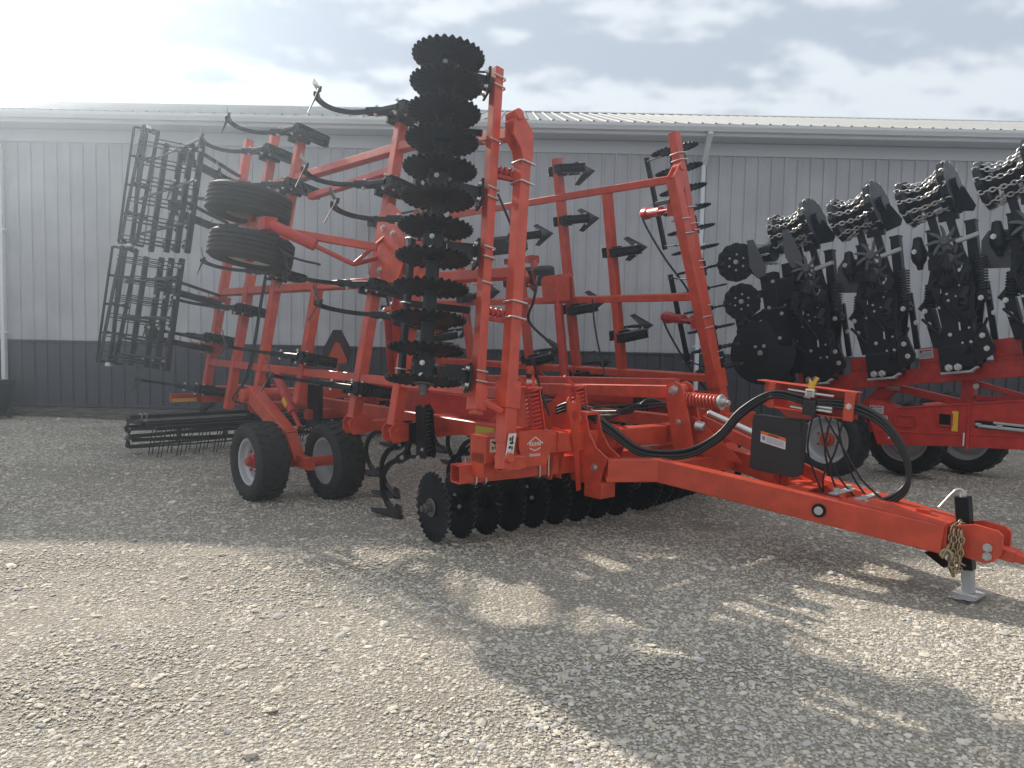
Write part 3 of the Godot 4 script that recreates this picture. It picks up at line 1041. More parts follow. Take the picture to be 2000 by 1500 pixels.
func make_wing(parent: Node, side: float) -> void:
	var up := -ddir(side)
	var near := side < 0
	var bars := [[-5.1, -0.02, 3.35], [-4.3, -0.12, 3.33], [-3.55, 0.05, 3.16], [-2.55, 0.1, 1.36], [-1.42, 0.05, 2.97], [-0.75, 0.05, 2.58]]
	if not near:
		bars = [[-5.1, 0.0, 3.3], [-4.3, 0.0, 3.3], [-3.0, 0.0, 2.6], [-2.11, 0.05, 3.10], [-1.34, 0.05, 2.62]]
	for b in bars:
		bar("toolbar", parent, W(side, b[1], b[0], 0), W(side, b[2], b[0], 0), 0.10, 0.10, up, "orange", false)
	# fore-and-aft rails, laid behind the toolbars
	for r in [[0.42, -5.15], [1.33, -5.1], [2.62, -4.35]]:
		var f1: float = fb(side, r[0]) - 0.03 if r[0] < 2.0 or not near else -1.25
		bar("frame_rail", parent, W(side, r[0], r[1], -0.012), W(side, r[0], f1, -0.012), 0.085, 0.092, up)
	var top := 2.40 if near else 2.62
	var gtop := 2.90 if near else 3.13
	var gw := 0.08 if near else 0.105
	var g0 := 0.24 if near else -0.05
	var bw := 0.098 if near else 0.125
	if near:
		bar("frame_rail", parent, W(side, 2.62, -1.25, -0.012), W(side, 2.44, 0.28, -0.012), 0.085, 0.092, up)
		bar("brace", parent, W(side, 2.36, -3.1, -0.02), W(side, 2.42, -1.5, -0.02), 0.07, 0.07, up)
	# front bar of the frame and, under it, the gang bar; both swept back
	bar("gang_bar", parent, W(side, g0, fa(side, g0), DG), W(side, gtop, fa(side, gtop), DG), gw, gw, up)
	bar("front_bar", parent, W(side, -0.12, fb(side, -0.12), 0.0), W(side, top, fb(side, top), 0.0), bw, bw, up)
	var bd := (W(side, 1, fa(side, 1), 0) - W(side, 0, fa(side, 0), 0)).normalized()
	var yy := ddir(side).normalized()
	var zz := bd.cross(yy).normalized()
	var at := []
	for w in ([0.51, 1.43, 1.89, 2.78] if near else [0.63, 1.66, 2.08, 2.86]):
		at.append(W(side, w, fa(side, w), DG))
	ubolts(parent, at, bd, -yy * gw / 2, zz * gw / 2, 0.075)
	ubolts(parent, [W(side, 2.3, fa(side, 2.3), DG), W(side, 1.2, fa(side, 1.2), DG)], bd, -yy * gw / 2, zz * gw / 2)
	at = []
	for w in [0.98, 1.10, 2.02, 2.18]:
		at.append(W(side, w, fb(side, w), 0))
	ubolts(parent, at, bd, yy * bw / 2, zz * bw / 2)
	var pw := Basis(wdir(side).normalized(), Vector3(0, 0, 1), wdir(side).normalized().cross(Vector3(0, 0, 1)))
	var o := W(side, 0, 0, 0)
	# top gusset from the front bar to the gang bar, with a round boss; foot sleeve and hinge lug
	var gz := zz if zz.z > 0 else -zz
	var pd := Basis(bd, yy, bd.cross(yy))
	var g := G.new()
	var oo := W(side, top, fb(side, top), 0.0)
	for k in [-0.045, 0.045]:
		g.prism(PackedVector2Array([Vector2(-0.22, 0.045), Vector2(-0.13, 0.075), Vector2(-0.05, DG - 0.045), Vector2(0.13, DG - 0.045), Vector2(0.17, 0.12), Vector2(0.14, 0.07), Vector2(0.03, -0.05), Vector2(-0.02, -0.052), Vector2(-0.22, -0.052)]), 0.014, Transform3D(pd, oo + gz * k))
	g.beam(oo - bd * 0.02 + yy * 0.0, oo + bd * 0.09 + yy * (DG - 0.05), 0.08, 0.10, bd)
	g.cyl(oo + bd * 0.12 + yy * 0.115 - gz * 0.06, oo + bd * 0.12 + yy * 0.115 + gz * 0.07, 0.045, 16, 0.008)
	part("gusset", g, "orange", parent)
	g = G.new()
	var fo := W(side, 0.06, fb(side, 0.06), 0.0)
	g.box(fo + bd * 0.36, Vector3(0.20, bw + 0.04, bw + 0.04), pd)
	g.box(fo + bd * 0.14, Vector3(0.26, bw + 0.012, bw + 0.012), pd)
	g.box(W(side, 0.36, fa(side, 0.36), DG), Vector3(0.18, gw + 0.03, gw + 0.03), pd)
	g.beam(W(side, 0.30, fb(side, 0.3), 0.04), W(side, 0.36, fa(side, 0.36), DG), 0.04, 0.08, up)
	g.cyl(fo - bd * 0.10 - gz * 0.075, fo - bd * 0.10 + gz * 0.075, 0.036, 16, 0.006)
	part("foot_sleeve", g, "orange", parent)
	# short sprung links between the bars
	for w in [1.00, 2.10]:
		g = G.new()
		var p := W(side, w, fa(side, w) - 0.02, DG - 0.05)
		var q := W(side, w, fb(side, w) - 0.06, 0.02)
		if not near:
			p = W(side, w, fa(side, w) + 0.05, DG - 0.05)
		g.spring(p, q, 0.036, 0.011, 4.0)
		g.cyl(p, q, 0.02, 8)
		g.box((p + q) / 2 - bd * 0.045, Vector3(0.17, 0.03, 0.06), G.along(q - p))
		part("sprung_link", g, "red", parent)
	# disc gang
	var a0 := 0.32
	var a1 := 2.99 if near else 3.10
	var dd := 0.55
	var ga := func(w: float) -> Vector3: return W(side, w, fd(side, w), dd)
	var A: Vector3 = ga.call(a0)
	var B: Vector3 = ga.call(a1)
	var fr := []
	for w in ([0.49, 1.41, 1.87, 2.76] if near else [0.54, 1.62, 2.10, 2.83]):
		fr.append((w - a0) / (a1 - a0))
	tool_gang(parent, A, B, 12, 0.10, 0.2265 if near else 0.2365, fr, func(f: float) -> Vector3: return W(side, lerpf(a0, a1, f), fa(side, lerpf(a0, a1, f)), DG), false)
	# scraper bar behind the blades
	for e in [[0.45, 1.55], [1.85, 2.95]]:
		g = G.new()
		var p: Vector3 = ga.call(e[0]) + Vector3(0, 0, -0.38) - yy * 0.06
		var q: Vector3 = ga.call(e[1]) + Vector3(0, 0, -0.38) - yy * 0.06
		g.beam(p, q, 0.05, 0.05, up)
		for k in 3:
			var c := p.lerp(q, 0.04 + 0.46 * k)
			g.beam(c, c + Vector3(0, 0, 0.42) - yy * 0.28, 0.05 if k == 1 else 0.016, 0.016 if k != 1 else 0.04, up)
		var sb := part("scraper_bar", g, "black", parent)
		g = G.new()
		for k in 3:
			var c := p.lerp(q, 0.04 + 0.46 * k)
			g.ubolt(c, yy * 0.028, Vector3(0, 0, 0.028), 0.006)
		part("clamp", g, "zinc", sb)
	# gang adjuster: casting with a cylinder between the scraper bar and the gang bar
	for w in [1.05, 2.30]:
		if near:
			continue
		g = G.new()
		var p: Vector3 = ga.call(w) + Vector3(0, 0, -0.46) - yy * 0.20
		var q := W(side, w, fb(side, w) - 0.06, 0.02)
		g.cyl(p, p.lerp(q, 0.55), 0.055, 14, 0.012)
		g.lathe(Transform3D(G.along(q - p), p), [Vector2(-0.06, 0.0), Vector2(-0.06, 0.05), Vector2(0.02, 0.075), Vector2(0.10, 0.07), Vector2(0.16, 0.05), Vector2(0.16, 0)], 12)
		g.beam(p.lerp(q, 0.5), q, 0.03, 0.09, up)
		g.beam(p.lerp(q, 0.2) + up * 0.05, q + up * 0.05, 0.02, 0.02, up)
		g.box(q + up * 0.02, Vector3(0.14, 0.14, 0.12), pw)
		var ad := part("gang_adjuster", g, "red", parent)
		g = G.new()
		g.tube(arc([p - Vector3(0, 0.02, 0.05), p + Vector3(0.02, -0.20, 0.04), p + Vector3(0.1, -0.55, 0.25), p + Vector3(0.22, -0.95, 0.52), p + Vector3(0.26, -1.3, 0.60)]), 0.013)
		part("hose", g, "hose_rubber", ad)
	# shanks: bar place, distance along the wing
	var list := [[-1.42, 2.90], [-1.42, 2.20], [-1.42, 1.26], [-1.42, 0.32], [-0.75, 1.80], [-0.75, 0.96], [-3.55, 3.10], [-3.55, 2.48], [-3.55, 1.48], [-2.55, 0.56], [-4.3, 3.00], [-4.3, 2.07], [-4.3, 1.08], [-5.1, 0.72], [-5.1, 0.06], [-5.1, 2.5]]
	if not near:
		list = [[-2.11, 2.95], [-2.11, 2.33], [-2.11, 1.21], [-1.34, 1.89], [-1.34, 0.88], [-3.0, 0.52], [-2.11, 0.36], [-3.0, 2.2], [-4.3, 1.4], [-4.3, 2.9], [-5.1, 2.3], [-5.1, 0.8]]
	var wb := wing_basis(side)
	for s in list:
		shank(parent, Transform3D(wb, W(side, s[1], s[0], 0)))
	# gauge wheels on the wing, lying flat now
	var wc := [[1.86, -2.25, 0.97], [1.44, -2.15, 0.92]] if near else [[2.11, -3.95, 0.56], [1.62, -3.42, 0.54]]
	var dirw := wdir(side).normalized()
	for c in wc:
		var face := dirw if c == wc[0] else -dirw
		wheel(parent, Transform3D(G.along(face, Vector3(0, 0, 1)), W(side, c[0], c[1], c[2])), 0.385, 0.26, 0.195, 0, "rim_grey", "red")
	g = G.new()
	var wm := (W(side, wc[0][0], wc[0][1], wc[0][2]) + W(side, wc[1][0], wc[1][1], wc[1][2])) / 2
	g.cyl(wm - dirw * 0.2, wm + dirw * 0.2, 0.035, 12)
	g.beam(wm + Vector3(0, 0, -0.22), wm + Vector3(0, 0, 0.40), 0.05, 0.08, dirw)
	g.box(wm + Vector3(0, 0, 0.34), Vector3(0.10, 0.10, 0.12))
	var pv := W(side, 1.62, wc[0][1] + 0.95, 0.12)
	g.beam(wm + Vector3(0, 0, 0.1), pv, 0.06, 0.07, dirw)
	part("wheel_arm", g, "orange", parent)
	g = G.new()
	var t0 := wm + Vector3(0, 0, 0.40)
	var t1 := W(side, 1.42, wc[0][1] + 0.9, 0.30)
	g.cyl(t0, t0.lerp(t1, 0.55), 0.05, 12, 0.006)
	g.box(t0, Vector3(0.12, 0.11, 0.10))
	g.cyl(t0.lerp(t1, 0.5), t1, 0.022, 10)
	g.cyl(t1, W(side, 1.75, -1.30 if near else -2.8, 0.04), 0.018, 8)
	g.cyl(t1, W(side, 1.55, -1.36 if near else -2.9, 0.04), 0.022, 8)
	part("turnbuckle", g, "red", parent)
	if not near:
		make_wing_harrow(parent, side, up)
		return
	g = G.new()
	g.prism(PackedVector2Array([Vector2(1.30, wc[0][1] + 0.80), Vector2(1.95, wc[0][1] + 0.80), Vector2(2.06, wc[0][1] + 0.95), Vector2(1.95, wc[0][1] + 1.16), Vector2(1.55, wc[0][1] + 1.36), Vector2(1.30, wc[0][1] + 1.30)]), 0.018, Transform3D(pw, o + yy * 0.06))
	var gp := part("rocker_plate", g, "orange", parent)
	g = G.new()
	for q in [Vector2(1.82, wc[0][1] + 0.92), Vector2(1.75, wc[0][1] + 1.10), Vector2(1.42, wc[0][1] + 0.98)]:
		g.bolt(pw * Vector3(q.x, q.y, 0) + o + yy * 0.07, yy, 0.02, 0.02)
	part("bolts", g, "zinc", gp)
	make_wing_harrow(parent, side, up)

# tined harrow and rolling baskets hanging off the rear of a wing
func make_wing_harrow(parent: Node, side: float, up: Vector3) -> void:
	var yy := ddir(side).normalized()
	var ho := 0.0 if side < 0 else -2.35
	var hd := 0.0 if side < 0 else -0.65
	for sec in [[0.22, 1.66], [1.72, 3.20]]:
		basket(parent, W(side, sec[0], -5.55 + ho, 1.06 + hd), W(side, sec[1], -5.70 + ho, 1.06 + hd), 0.15, 5)
		for r in 4:
			var f: float = [-4.95, -4.42, -4.12, -3.82][r] + ho
			var d := 0.98 - 0.015 * r + hd
			var w0: float = 0.22 if sec[0] < 1.0 else [1.60, 1.56, 1.54, 1.52][r]
			var w1: float = ([1.54, 1.50, 1.48, 1.46] if sec[0] < 1.0 else [2.94, 2.85, 2.81, 2.76])[r]
			var g := G.new()
			g.beam(W(side, w0, f, d), W(side, w1, f - 0.13, d), 0.058, 0.058, up)
			var tb := part("tine_bar", g, "black", parent)
			if r == 0:
				continue
			g = G.new()
			for k in 6:
				var w := lerpf(w0 + 0.06, w1 - 0.12, k / 5.0) + 0.03 * (r % 2)
				for e in [-0.022, 0.022]:
					var p := W(side, w + e, f - 0.06, d)
					g.tube([p, p + yy * 0.10 + Vector3(0, 0, -0.05), p + yy * 0.42 + Vector3(0, 0, -0.24)], 0.0065, 5)
				g.spring(W(side, w - 0.05, f - 0.04, d + 0.02), W(side, w + 0.05, f - 0.04, d + 0.02), 0.025, 0.006, 4.0, 4)
			part("tines", g, "black", tb)
			g = G.new()
			for k in 4:
				var w := lerpf(w0 + 0.1, w1 - 0.1, k / 3.0)
				g.bolt(W(side, w, f - 0.03, d) + yy * 0.03, yy, 0.013, 0.02)
			part("bolts", g, "zinc", tb)
		# end straps and arms back to the wing frame
		for k in 3:
			var w: float = lerpf(sec[0] + 0.12, sec[1] - 0.42, k / 2.0)
			var g := G.new()
			g.beam(W(side, w, -3.85 + ho, 0.99 + hd), W(side, w, -5.6 + ho, 1.02 + hd), 0.034, 0.012, up)
			part("harrow_strap", g, "black", parent)
		for k in 2:
			var w: float = lerpf(sec[0] + 0.35, sec[1] - 0.50, k)
			var g := G.new()
			g.beam(W(side, w, -5.0, 0.07), W(side, w, -4.55 + ho, 0.92 + hd), 0.07, 0.11, up)
			g.beam(W(side, w + 0.10, -4.9, 0.12), W(side, w + 0.10, -4.35 + ho, 0.90 + hd), 0.03, 0.06, up)
			g.box(W(side, w + 0.05, -4.55 + ho, 0.90 + hd), Vector3(0.16, 0.16, 0.12))
			var arm := part("harrow_arm", g, "black", parent)
			g = G.new()
			g.box(W(side, w + 0.03, -5.1, 0.0), Vector3(0.16, 0.22, 0.16), Basis(wdir(side).normalized(), Vector3(0, 0, 1), wdir(side).normalized().cross(Vector3(0, 0, 1))))
			g.beam(W(side, w + 0.03, -5.05, 0.05), W(side, w + 0.03, -4.95, 0.30), 0.06, 0.12, up)
			part("harrow_bracket", g, "red", arm)
			g = G.new()
			var bd := wdir(side).normalized()
			for e in [-0.07, 0.07]:
				g.ubolt(W(side, w + 0.03 + e, -5.1, 0.0), -yy * 0.085, Vector3(0, 0, 0.085), 0.009)
			for e in 4:
				g.bolt(W(side, w + 0.03, -4.9 + 0.05 * e, 0.25 + 0.14 * e), bd, 0.016, 0.06)
			part("bolts", g, "zinc", arm)

# open cage roller: end plates, flat bars and a few inner discs
func basket(parent: Node, a: Vector3, b: Vector3, r: float, bars: int) -> void:
	var dir := (b - a).normalized()
	var bs := G.along(dir)
	var l := (b - a).length()
	var g := G.new()
	g.cyl(a - dir * 0.04, b + dir * 0.04, 0.02, 8)
	for k in 5:
		var p := a + dir * l * k / 4.0
		g.lathe(Transform3D(bs, p), [Vector2(-0.004, 0.02), Vector2(-0.004, r * 0.45), Vector2(0.004, r * 0.45), Vector2(0.004, 0.02)], 12)
		for j in bars:
			var an := TAU * j / bars + k * 0.12
			var d := bs.y * cos(an) + bs.z * sin(an)
			g.beam(p + d * r * 0.4, p + d * r, 0.008, 0.03, dir)
	var t := part("rolling_basket", g, "black", parent)
	for j in bars:
		g = G.new()
		var pts := []
		for k in 9:
			var an := TAU * j / bars + k * 0.06
			var d := bs.y * cos(an) + bs.z * sin(an)
			pts.append(a + dir * l * k / 8.0 + d * r)
		var an0 := TAU * j / bars
		g.strap(pts, 0.05, 0.008, (bs.y * cos(an0) + bs.z * sin(an0)).cross(dir))
		part("basket_bar", g, "black", t)
	g = G.new()
	for e in [[a, -dir], [b, dir]]:
		var P: Vector3 = e[0]
		g.cyl(P, P + e[1] * 0.05, 0.045, 12, 0.006)
	part("bearing", g, "zinc", t)

func make_cultivator() -> void:
	var c := thing("field_cultivator", "orange folded field cultivator with raised disc wings, hitch pointing right", "field cultivator", MO, deg_to_rad(YAW))
	shared["disc"] = disc_mesh(0.278, 30, "disc_steel")
	make_shank_meshes()
	make_centre(c)
	make_wing(c, -1.0)
	make_wing(c, 1.0)
	make_tongue(c)
	make_hydraulics(c)
	make_wrench()

func cfa(s: float) -> float:     # forward place of the centre gang bar, swept back to both sides
	return 0.31 + 0.14 * (2.02 - absf(s))

func cfb(s: float) -> float:
	return 0.41 + 0.14 * (1.86 - absf(s))

func make_centre(c: Node) -> void:
	var up := Vector3.UP
	# lateral toolbars and fore-and-aft rails
	for b in [[-5.1, 1.8], [-4.3, 1.8], [-3.55, 1.8], [-2.55, 1.8], [-1.42, 1.8], [-0.75, 1.82]]:
		bar("toolbar", c, V(-b[1], b[0], HH - 0.03), V(b[1], b[0], HH - 0.03), 0.10, 0.10)
	for s in [-1.45, -0.5, 0.5, 1.45]:
		bar("frame_rail", c, V(s, -5.2, HH + 0.05), V(s, 0.38, HH + 0.05), 0.10, 0.13)
	# tall side plates above the outer rails
	for s in [-1.35, 1.35]:
		var g := G.new()
		g.box(V(s, -0.62, HH + 0.19), Vector3(0.02, 0.22, 1.75))
		part("side_plate", g, "red", c)
	for s in [-1.0, 1.0]:
		bar("front_bar", c, V(s * 1.86, cfb(1.86), HH - 0.0), V(s * 0.02, cfb(0.02), HH - 0.0), 0.14, 0.16, up)
		bar("gang_bar", c, V(s * 2.04, cfa(2.04), 0.60), V(s * 0.0, cfa(0.0), 0.60), 0.14, 0.14, up, "orange", true)
		var a := V(s * 2.10, -0.02, 0.285)
		var b := V(s * 0.06, 0.27, 0.285)
		var L := (b - a).length()
		tool_gang(c, a, b, 9, 0.09, 0.232, [0.16, 0.50, 0.86], func(f: float) -> Vector3: return V(s * lerpf(2.1, 0.06, f), cfa(lerpf(2.1, 0.06, f)), 0.60), true)
		var dir := (V(0, cfa(0), 0) - V(s * 2.0, cfa(2.0), 0)).normalized()
		ubolts(c, [V(s * 1.86, cfa(1.86), 0.60), V(s * 1.28, cfa(1.28), 0.60)], dir, Vector3(0, -0.07, 0), dir.cross(Vector3.UP) * 0.07, 0.085 )
		# brackets that carry the gang bar under the front bar
		for q in [1.18, 0.55]:
			var g := G.new()
			var bz := Basis(Vector3(0, 0, 1), Vector3.UP, Vector3(0, 0, 1).cross(Vector3.UP))
			for e in [-0.05, 0.05]:
				g.prism(PackedVector2Array([Vector2(cfa(q) - 0.09, 0.50), Vector2(cfa(q) + 0.09, 0.50), Vector2(cfa(q) + 0.12, 0.70), Vector2(cfb(q) + 0.076, 0.74), Vector2(cfb(q) + 0.076, 0.89), Vector2(cfb(q) - 0.09, 0.90), Vector2(cfa(q) - 0.12, 0.70)]), 0.012, Transform3D(bz, Vector3(s * q + e, 0, 0)))
			part("gang_bracket", g, "orange", c)
		# clevis where the wing hinges
		for f in [-0.75, -1.42, -3.55, -5.1]:
			var g := G.new()
			for e in [-0.06, 0.06]:
				g.prism(PackedVector2Array([Vector2(1.72, 0.72), Vector2(1.93, 0.70), Vector2(1.97, 0.75), Vector2(1.97, 0.83), Vector2(1.92, 0.88), Vector2(1.74, 0.86)]), 0.016, Transform3D(Basis(Vector3(s, 0, 0), Vector3.UP, Vector3(0, 0, s)), Vector3(0, 0, f + e)))
			g.cyl(V(s * 1.9, f - 0.09, HH), V(s * 1.9, f + 0.09, HH), 0.03, 12)
			part("hinge", g, "orange", c)
	# logo plate hung over the front bar
	var g := G.new()
	var fdir := V(1, 0.14, 0).normalized()
	var fn := fdir.cross(Vector3.UP).normalized()      # faces forward
	var lb := Basis(fdir, Vector3.UP, fn)
	var lc := V(-1.47, cfb(1.47) + 0.096, 0.77)
	g.prism(PackedVector2Array([Vector2(-0.15, 0.145), Vector2(0.17, 0.145), Vector2(0.17, 0.05), Vector2(0.11, -0.13), Vector2(-0.10, -0.13), Vector2(-0.15, 0.02)]), 0.016, Transform3D(lb, lc))
	var lp := part("logo_plate", g, "orange", c)
	g = G.new()
	var o := lc + fn * 0.010 + Vector3(0, 0.045, 0)
	for e in [[-0.075, -0.002, 0.0, 0.05], [0.0, 0.05, 0.075, -0.002], [-0.05, -0.035, 0.0, -0.055], [0.0, -0.055, 0.05, -0.035]]:
		g.beam(o + fdir * e[0] + Vector3(0, e[1], 0), o + fdir * e[2] + Vector3(0, e[3], 0), 0.003, 0.007, Vector3.UP, 0.0)
	part("emblem", g, "white_print", lp)
	for row in [["KUHN", 0.030, 0.040, -0.010], ["KRAUSE", 0.021, 0.036, -0.095]]:
		var tm := TextMesh.new()
		var sf := SystemFont.new()
		sf.font_names = PackedStringArray(["Droid Sans"])
		sf.font_weight = 700
		tm.font = sf
		tm.text = row[0]
		tm.font_size = 32
		tm.pixel_size = row[1] / 24.0
		tm.depth = 0.002
		tm.material = mats["white_print"]
		put("lettering", tm, lp, Transform3D(lb, lc + fn * 0.0095 + Vector3(0, 0.045 + row[3] + 0.006, 0)))
	# springs and posts standing on the front bar
	for s in [-1.33, -0.80]:
		g = G.new()
		var f0 := 0.28
		var q := V(s, f0, HH + 0.06)
		var bz := Basis(Vector3(0, 0, 1), Vector3.UP, Vector3(0, 0, 1).cross(Vector3.UP))
		for e in [-0.06, 0.06]:
			g.prism(PackedVector2Array([Vector2(0.20, 0.0), Vector2(-0.42, 0.0), Vector2(0.02, 0.36), Vector2(0.12, 0.36)]), 0.010, Transform3D(bz, q + Vector3(e, 0, 0)))
		g.box(q + Vector3(0, 0.365, 0.06), Vector3(0.16, 0.02, 0.14))
		g.cyl(q + Vector3(0, 0.37, 0.05), q + Vector3(-0.12, 0.45, 0.05), 0.012, 8)
		var post := part("depth_stop", g, "orange", c)
		g = G.new()
		g.spring(q + Vector3(-0.02, 0.0, 0.17), q + Vector3(-0.02, 0.35, 0.10), 0.05, 0.011, 11.0)
		part("coil_spring", g, "red", post)
	g = G.new()
	g.beam(V(-1.30, 0.34, HH + 0.36), V(-1.30, 0.32, HH + 0.60), 0.055, 0.05)
	var gauge := part("indicator_post", g, "orange", c)
	g = G.new()
	g.box(V(-1.30, 0.326, HH + 0.52), Vector3(0.059, 0.035, 0.054))
	part("black_band", g, "black", gauge)
	g = G.new()
	g.box(V(-1.30, 0.33, HH + 0.475), Vector3(0.0585, 0.03, 0.0535))
	part("white_band", g, "white_print", gauge)
	# front gang hinge box and its warning prints
	g = G.new()
	g.box(V(-1.84, 0.46, 0.80), Vector3(0.22, 0.20, 0.18))
	g.box(V(-1.90, 0.46, 0.68), Vector3(0.10, 0.18, 0.14))
	g.beam(V(-1.87, 0.60, 0.70), V(-1.70, 0.62, 0.70), 0.10, 0.11, up, 0.008, true)
	part("hinge_box", g, "orange", c)
	label_plate("warning_print", "print_hazard", c, V(-1.85, 0.5515, 0.83), Vector3(1, 0, 0), Vector3.UP, 0.13, 0.10)
	var wx := W(-1, 0.03, fb(-1, 0.03) + 0.058, 0.0)
	label_plate("warning_print", "print_caution", c, wx, Vector3(1, 0, 0), wdir(-1), 0.075, 0.23)
	label_plate("warning_print", "print_notes", c, V(-0.1, 0.90, 0.80) + Vector3(0.5, 0, 0.08), Vector3(1, 0, 0), Vector3.UP, 0.10, 0.08)
	# yellow band on the near rail
	g = G.new()
	g.box(V(-1.502, 0.0, HH + 0.05), Vector3(0.004, 0.07, 0.24))
	part("reflector", g, "dull_yellow", c)
	# shanks that work between the wheels
	for q in [[-1.72, -0.75], [-0.95, -0.75], [0.1, -0.75], [1.2, -0.75], [-1.3, -1.42], [-0.3, -1.42], [0.8, -1.42], [-0.8, -2.55], [0.4, -2.55], [1.5, -2.55], [-1.0, -3.55], [0.9, -3.55], [-0.5, -4.3], [0.6, -4.3], [-1.2, -5.1], [0.2, -5.1]]:
		shank(c, Transform3D(Basis(Vector3(0, 0, 1), Vector3.UP, Vector3(-1, 0, 0)), V(q[0], q[1], HH - 0.01)))
	# transport wheels on a trailing arm, both sides
	for s in [-1.0, 1.0]:
		g = G.new()
		g.beam(V(s * 2.08, -3.22, 0.96), V(s * 2.08, -2.32, 0.56), 0.13, 0.17)
		g.beam(V(s * 2.08, -2.38, 0.62), V(s * 2.08, -2.17, 0.34), 0.125, 0.15)
		g.cyl(V(s * 1.6, -3.25, 0.93), V(s * 2.2, -3.25, 0.93), 0.075, 16, 0.01)
		g.beam(V(s * 2.08, -2.45, 0.37), V(s * 2.08, -1.88, 0.37), 0.07, 0.12)
		g.cyl(V(s * 2.50, -2.33, 0.372), V(s * 2.04, -2.33, 0.372), 0.045, 12)
		g.cyl(V(s * 1.70, -1.98, 0.372), V(s * 2.12, -1.98, 0.372), 0.05, 12)
		var arm := part("axle_arm", g, "orange", c)
		g = G.new()
		g.cyl(V(s * 1.92, -3.0, 1.18), V(s * 1.94, -2.55, 0.80), 0.05, 14, 0.006)
		g.cyl(V(s * 1.94, -2.55, 0.80), V(s * 1.95, -2.38, 0.66), 0.025, 10)
		part("lift_cylinder", g, "red", arm)
		g = G.new()
		g.box(V(s * 1.935, -2.66, 0.895), Vector3(0.11, 0.05, 0.11), Basis(Vector3.RIGHT, 0.7))
		part("yellow_band", g, "valve_yellow", arm)
		wheel(c, Transform3D(G.along(Vector3(s, 0, 0), Vector3(0, 0, 1)), V(s * 2.40, -2.33, 0.372)), 0.378, 0.31, 0.225, 26, "rim_grey", "red", "transport_wheel")
		wheel(c, Transform3D(G.along(Vector3(-s, 0, 0), Vector3(0, 0, 1)), V(s * 1.78, -1.98, 0.372)), 0.378, 0.31, 0.225, 26, "rim_grey", "red", "transport_wheel")
		g = G.new()
		g.box(V(s * 1.72, -2.5, 0.86), Vector3(0.05, 0.45, 0.24))
		part("mud_plate", g, "black", c)
		# fold cylinder leaning on the wing
		g = G.new()
		var fz := -2.0 if s < 0 else -2.02
		var p0 := V(s * 1.0, -1.95, HH + 0.12) if s < 0 else V(1.55, fz, HH + 0.08)
		var p1 := W(s, 1.36, -1.30, -0.13) if s < 0 else W(s, 1.52, -2.20, -0.13)
		g.cyl(p0, p0.lerp(p1, 0.84), 0.058, 18, 0.01)
		g.cyl(p0.lerp(p1, 0.84), p1, 0.03, 10)
		if s < 0:
			g.cyl(p0 + Vector3(0, 0, -0.15), p0.lerp(p1, 0.8) + Vector3(0, 0, -0.15), 0.05, 18, 0.01)
		g.box(p0, Vector3(0.14, 0.12, 0.24))
		var fc := part("fold_cylinder", g, "red", c)
		if s < 0:
			label_plate("cylinder_print", "print_notes", fc, p0.lerp(p1, 0.35) + Vector3(-0.02, 0, 0.060), Vector3(1, 0, 0.2), p1 - p0, 0.06, 0.24)
		g = G.new()
		var e0 := W(s, 1.46, p1.z, -0.06)
		var pwb := Basis(wdir(s).normalized(), Vector3(0, 0, 1), wdir(s).normalized().cross(Vector3(0, 0, 1)))
		for k in [0.04, 0.10]:
			g.prism(PackedVector2Array([Vector2(-0.12, -0.24), Vector2(0.15, -0.24), Vector2(0.20, -0.19), Vector2(0.22, 0.20), Vector2(0.17, 0.26), Vector2(-0.12, 0.24)]), 0.016, Transform3D(pwb, e0 - ddir(s) * k))
		part("fold_lug", g, "orange", c)
	# rear harrow across the centre
	for s in [-1.0, 1.0]:
		basket(c, V(s * 2.62, -5.84, 0.235), V(s * 0.10, -5.84, 0.235), 0.165, 7)
		for r in 3:
			var f: float = [-5.3, -4.95, -5.55][r]
			g = G.new()
			g.beam(V(s * 2.55, f, 0.42), V(s * 0.05, f, 0.42), 0.05, 0.05)
			var tb := part("tine_bar", g, "black", c)
			if r < 2:
				g = G.new()
				for k in 11:
					var x := lerpf(2.45, 0.15, k / 10.0)
					for e in [-0.022, 0.022]:
						g.tube([V(s * (x + e), f, 0.42), V(s * (x + e), f - 0.05, 0.32), V(s * (x + e), f - 0.20, 0.03)], 0.0065, 5)
				part("tines", g, "black", tb)
		g = G.new()
		g.beam(V(s * 2.62, -5.25, 0.46), V(s * 2.62, -5.86, 0.44), 0.03, 0.06)
		g.beam(V(s * 2.62, -5.84, 0.46), V(s * 2.62, -5.84, 0.10), 0.05, 0.012, Vector3.RIGHT)
		g.beam(V(s * 2.66, -5.60, 0.50), V(s * 0.05, -5.60, 0.50), 0.05, 0.05)
		part("basket_frame", g, "black", c)
		ubolts(c, [V(s * 2.5, -5.60, 0.50)], Vector3(1, 0, 0), Vector3(0, -0.026, 0), Vector3(0, 0, 0.026), 0.06)
		for x in [1.72, 1.1, 0.5]:
			g = G.new()
			g.beam(V(s * x, -5.1, HH - 0.02), V(s * x, -5.7, 0.54), 0.06, 0.09)
			g.beam(V(s * x + 0.09, -5.1, HH + 0.08), V(s * x + 0.09, -5.6, 0.60), 0.03, 0.05)
			var arm := part("harrow_arm", g, "black", c)
			g = G.new()
			g.box(V(s * x + 0.03, -5.12, HH), Vector3(0.2, 0.2, 0.2))
			part("harrow_bracket", g, "red", arm)
	for s in [-1.0, 1.0]:
		bar("rear_bar", c, V(s * 2.30, -5.19, 0.76), V(s * 1.5, -5.19, 0.76), 0.08, 0.11, up, "red")
		g = G.new()
		g.box(V(s * 2.14, -5.146, 0.735), Vector3(0.30, 0.045, 0.008))
		part("reflector", g, "valve_yellow", c)
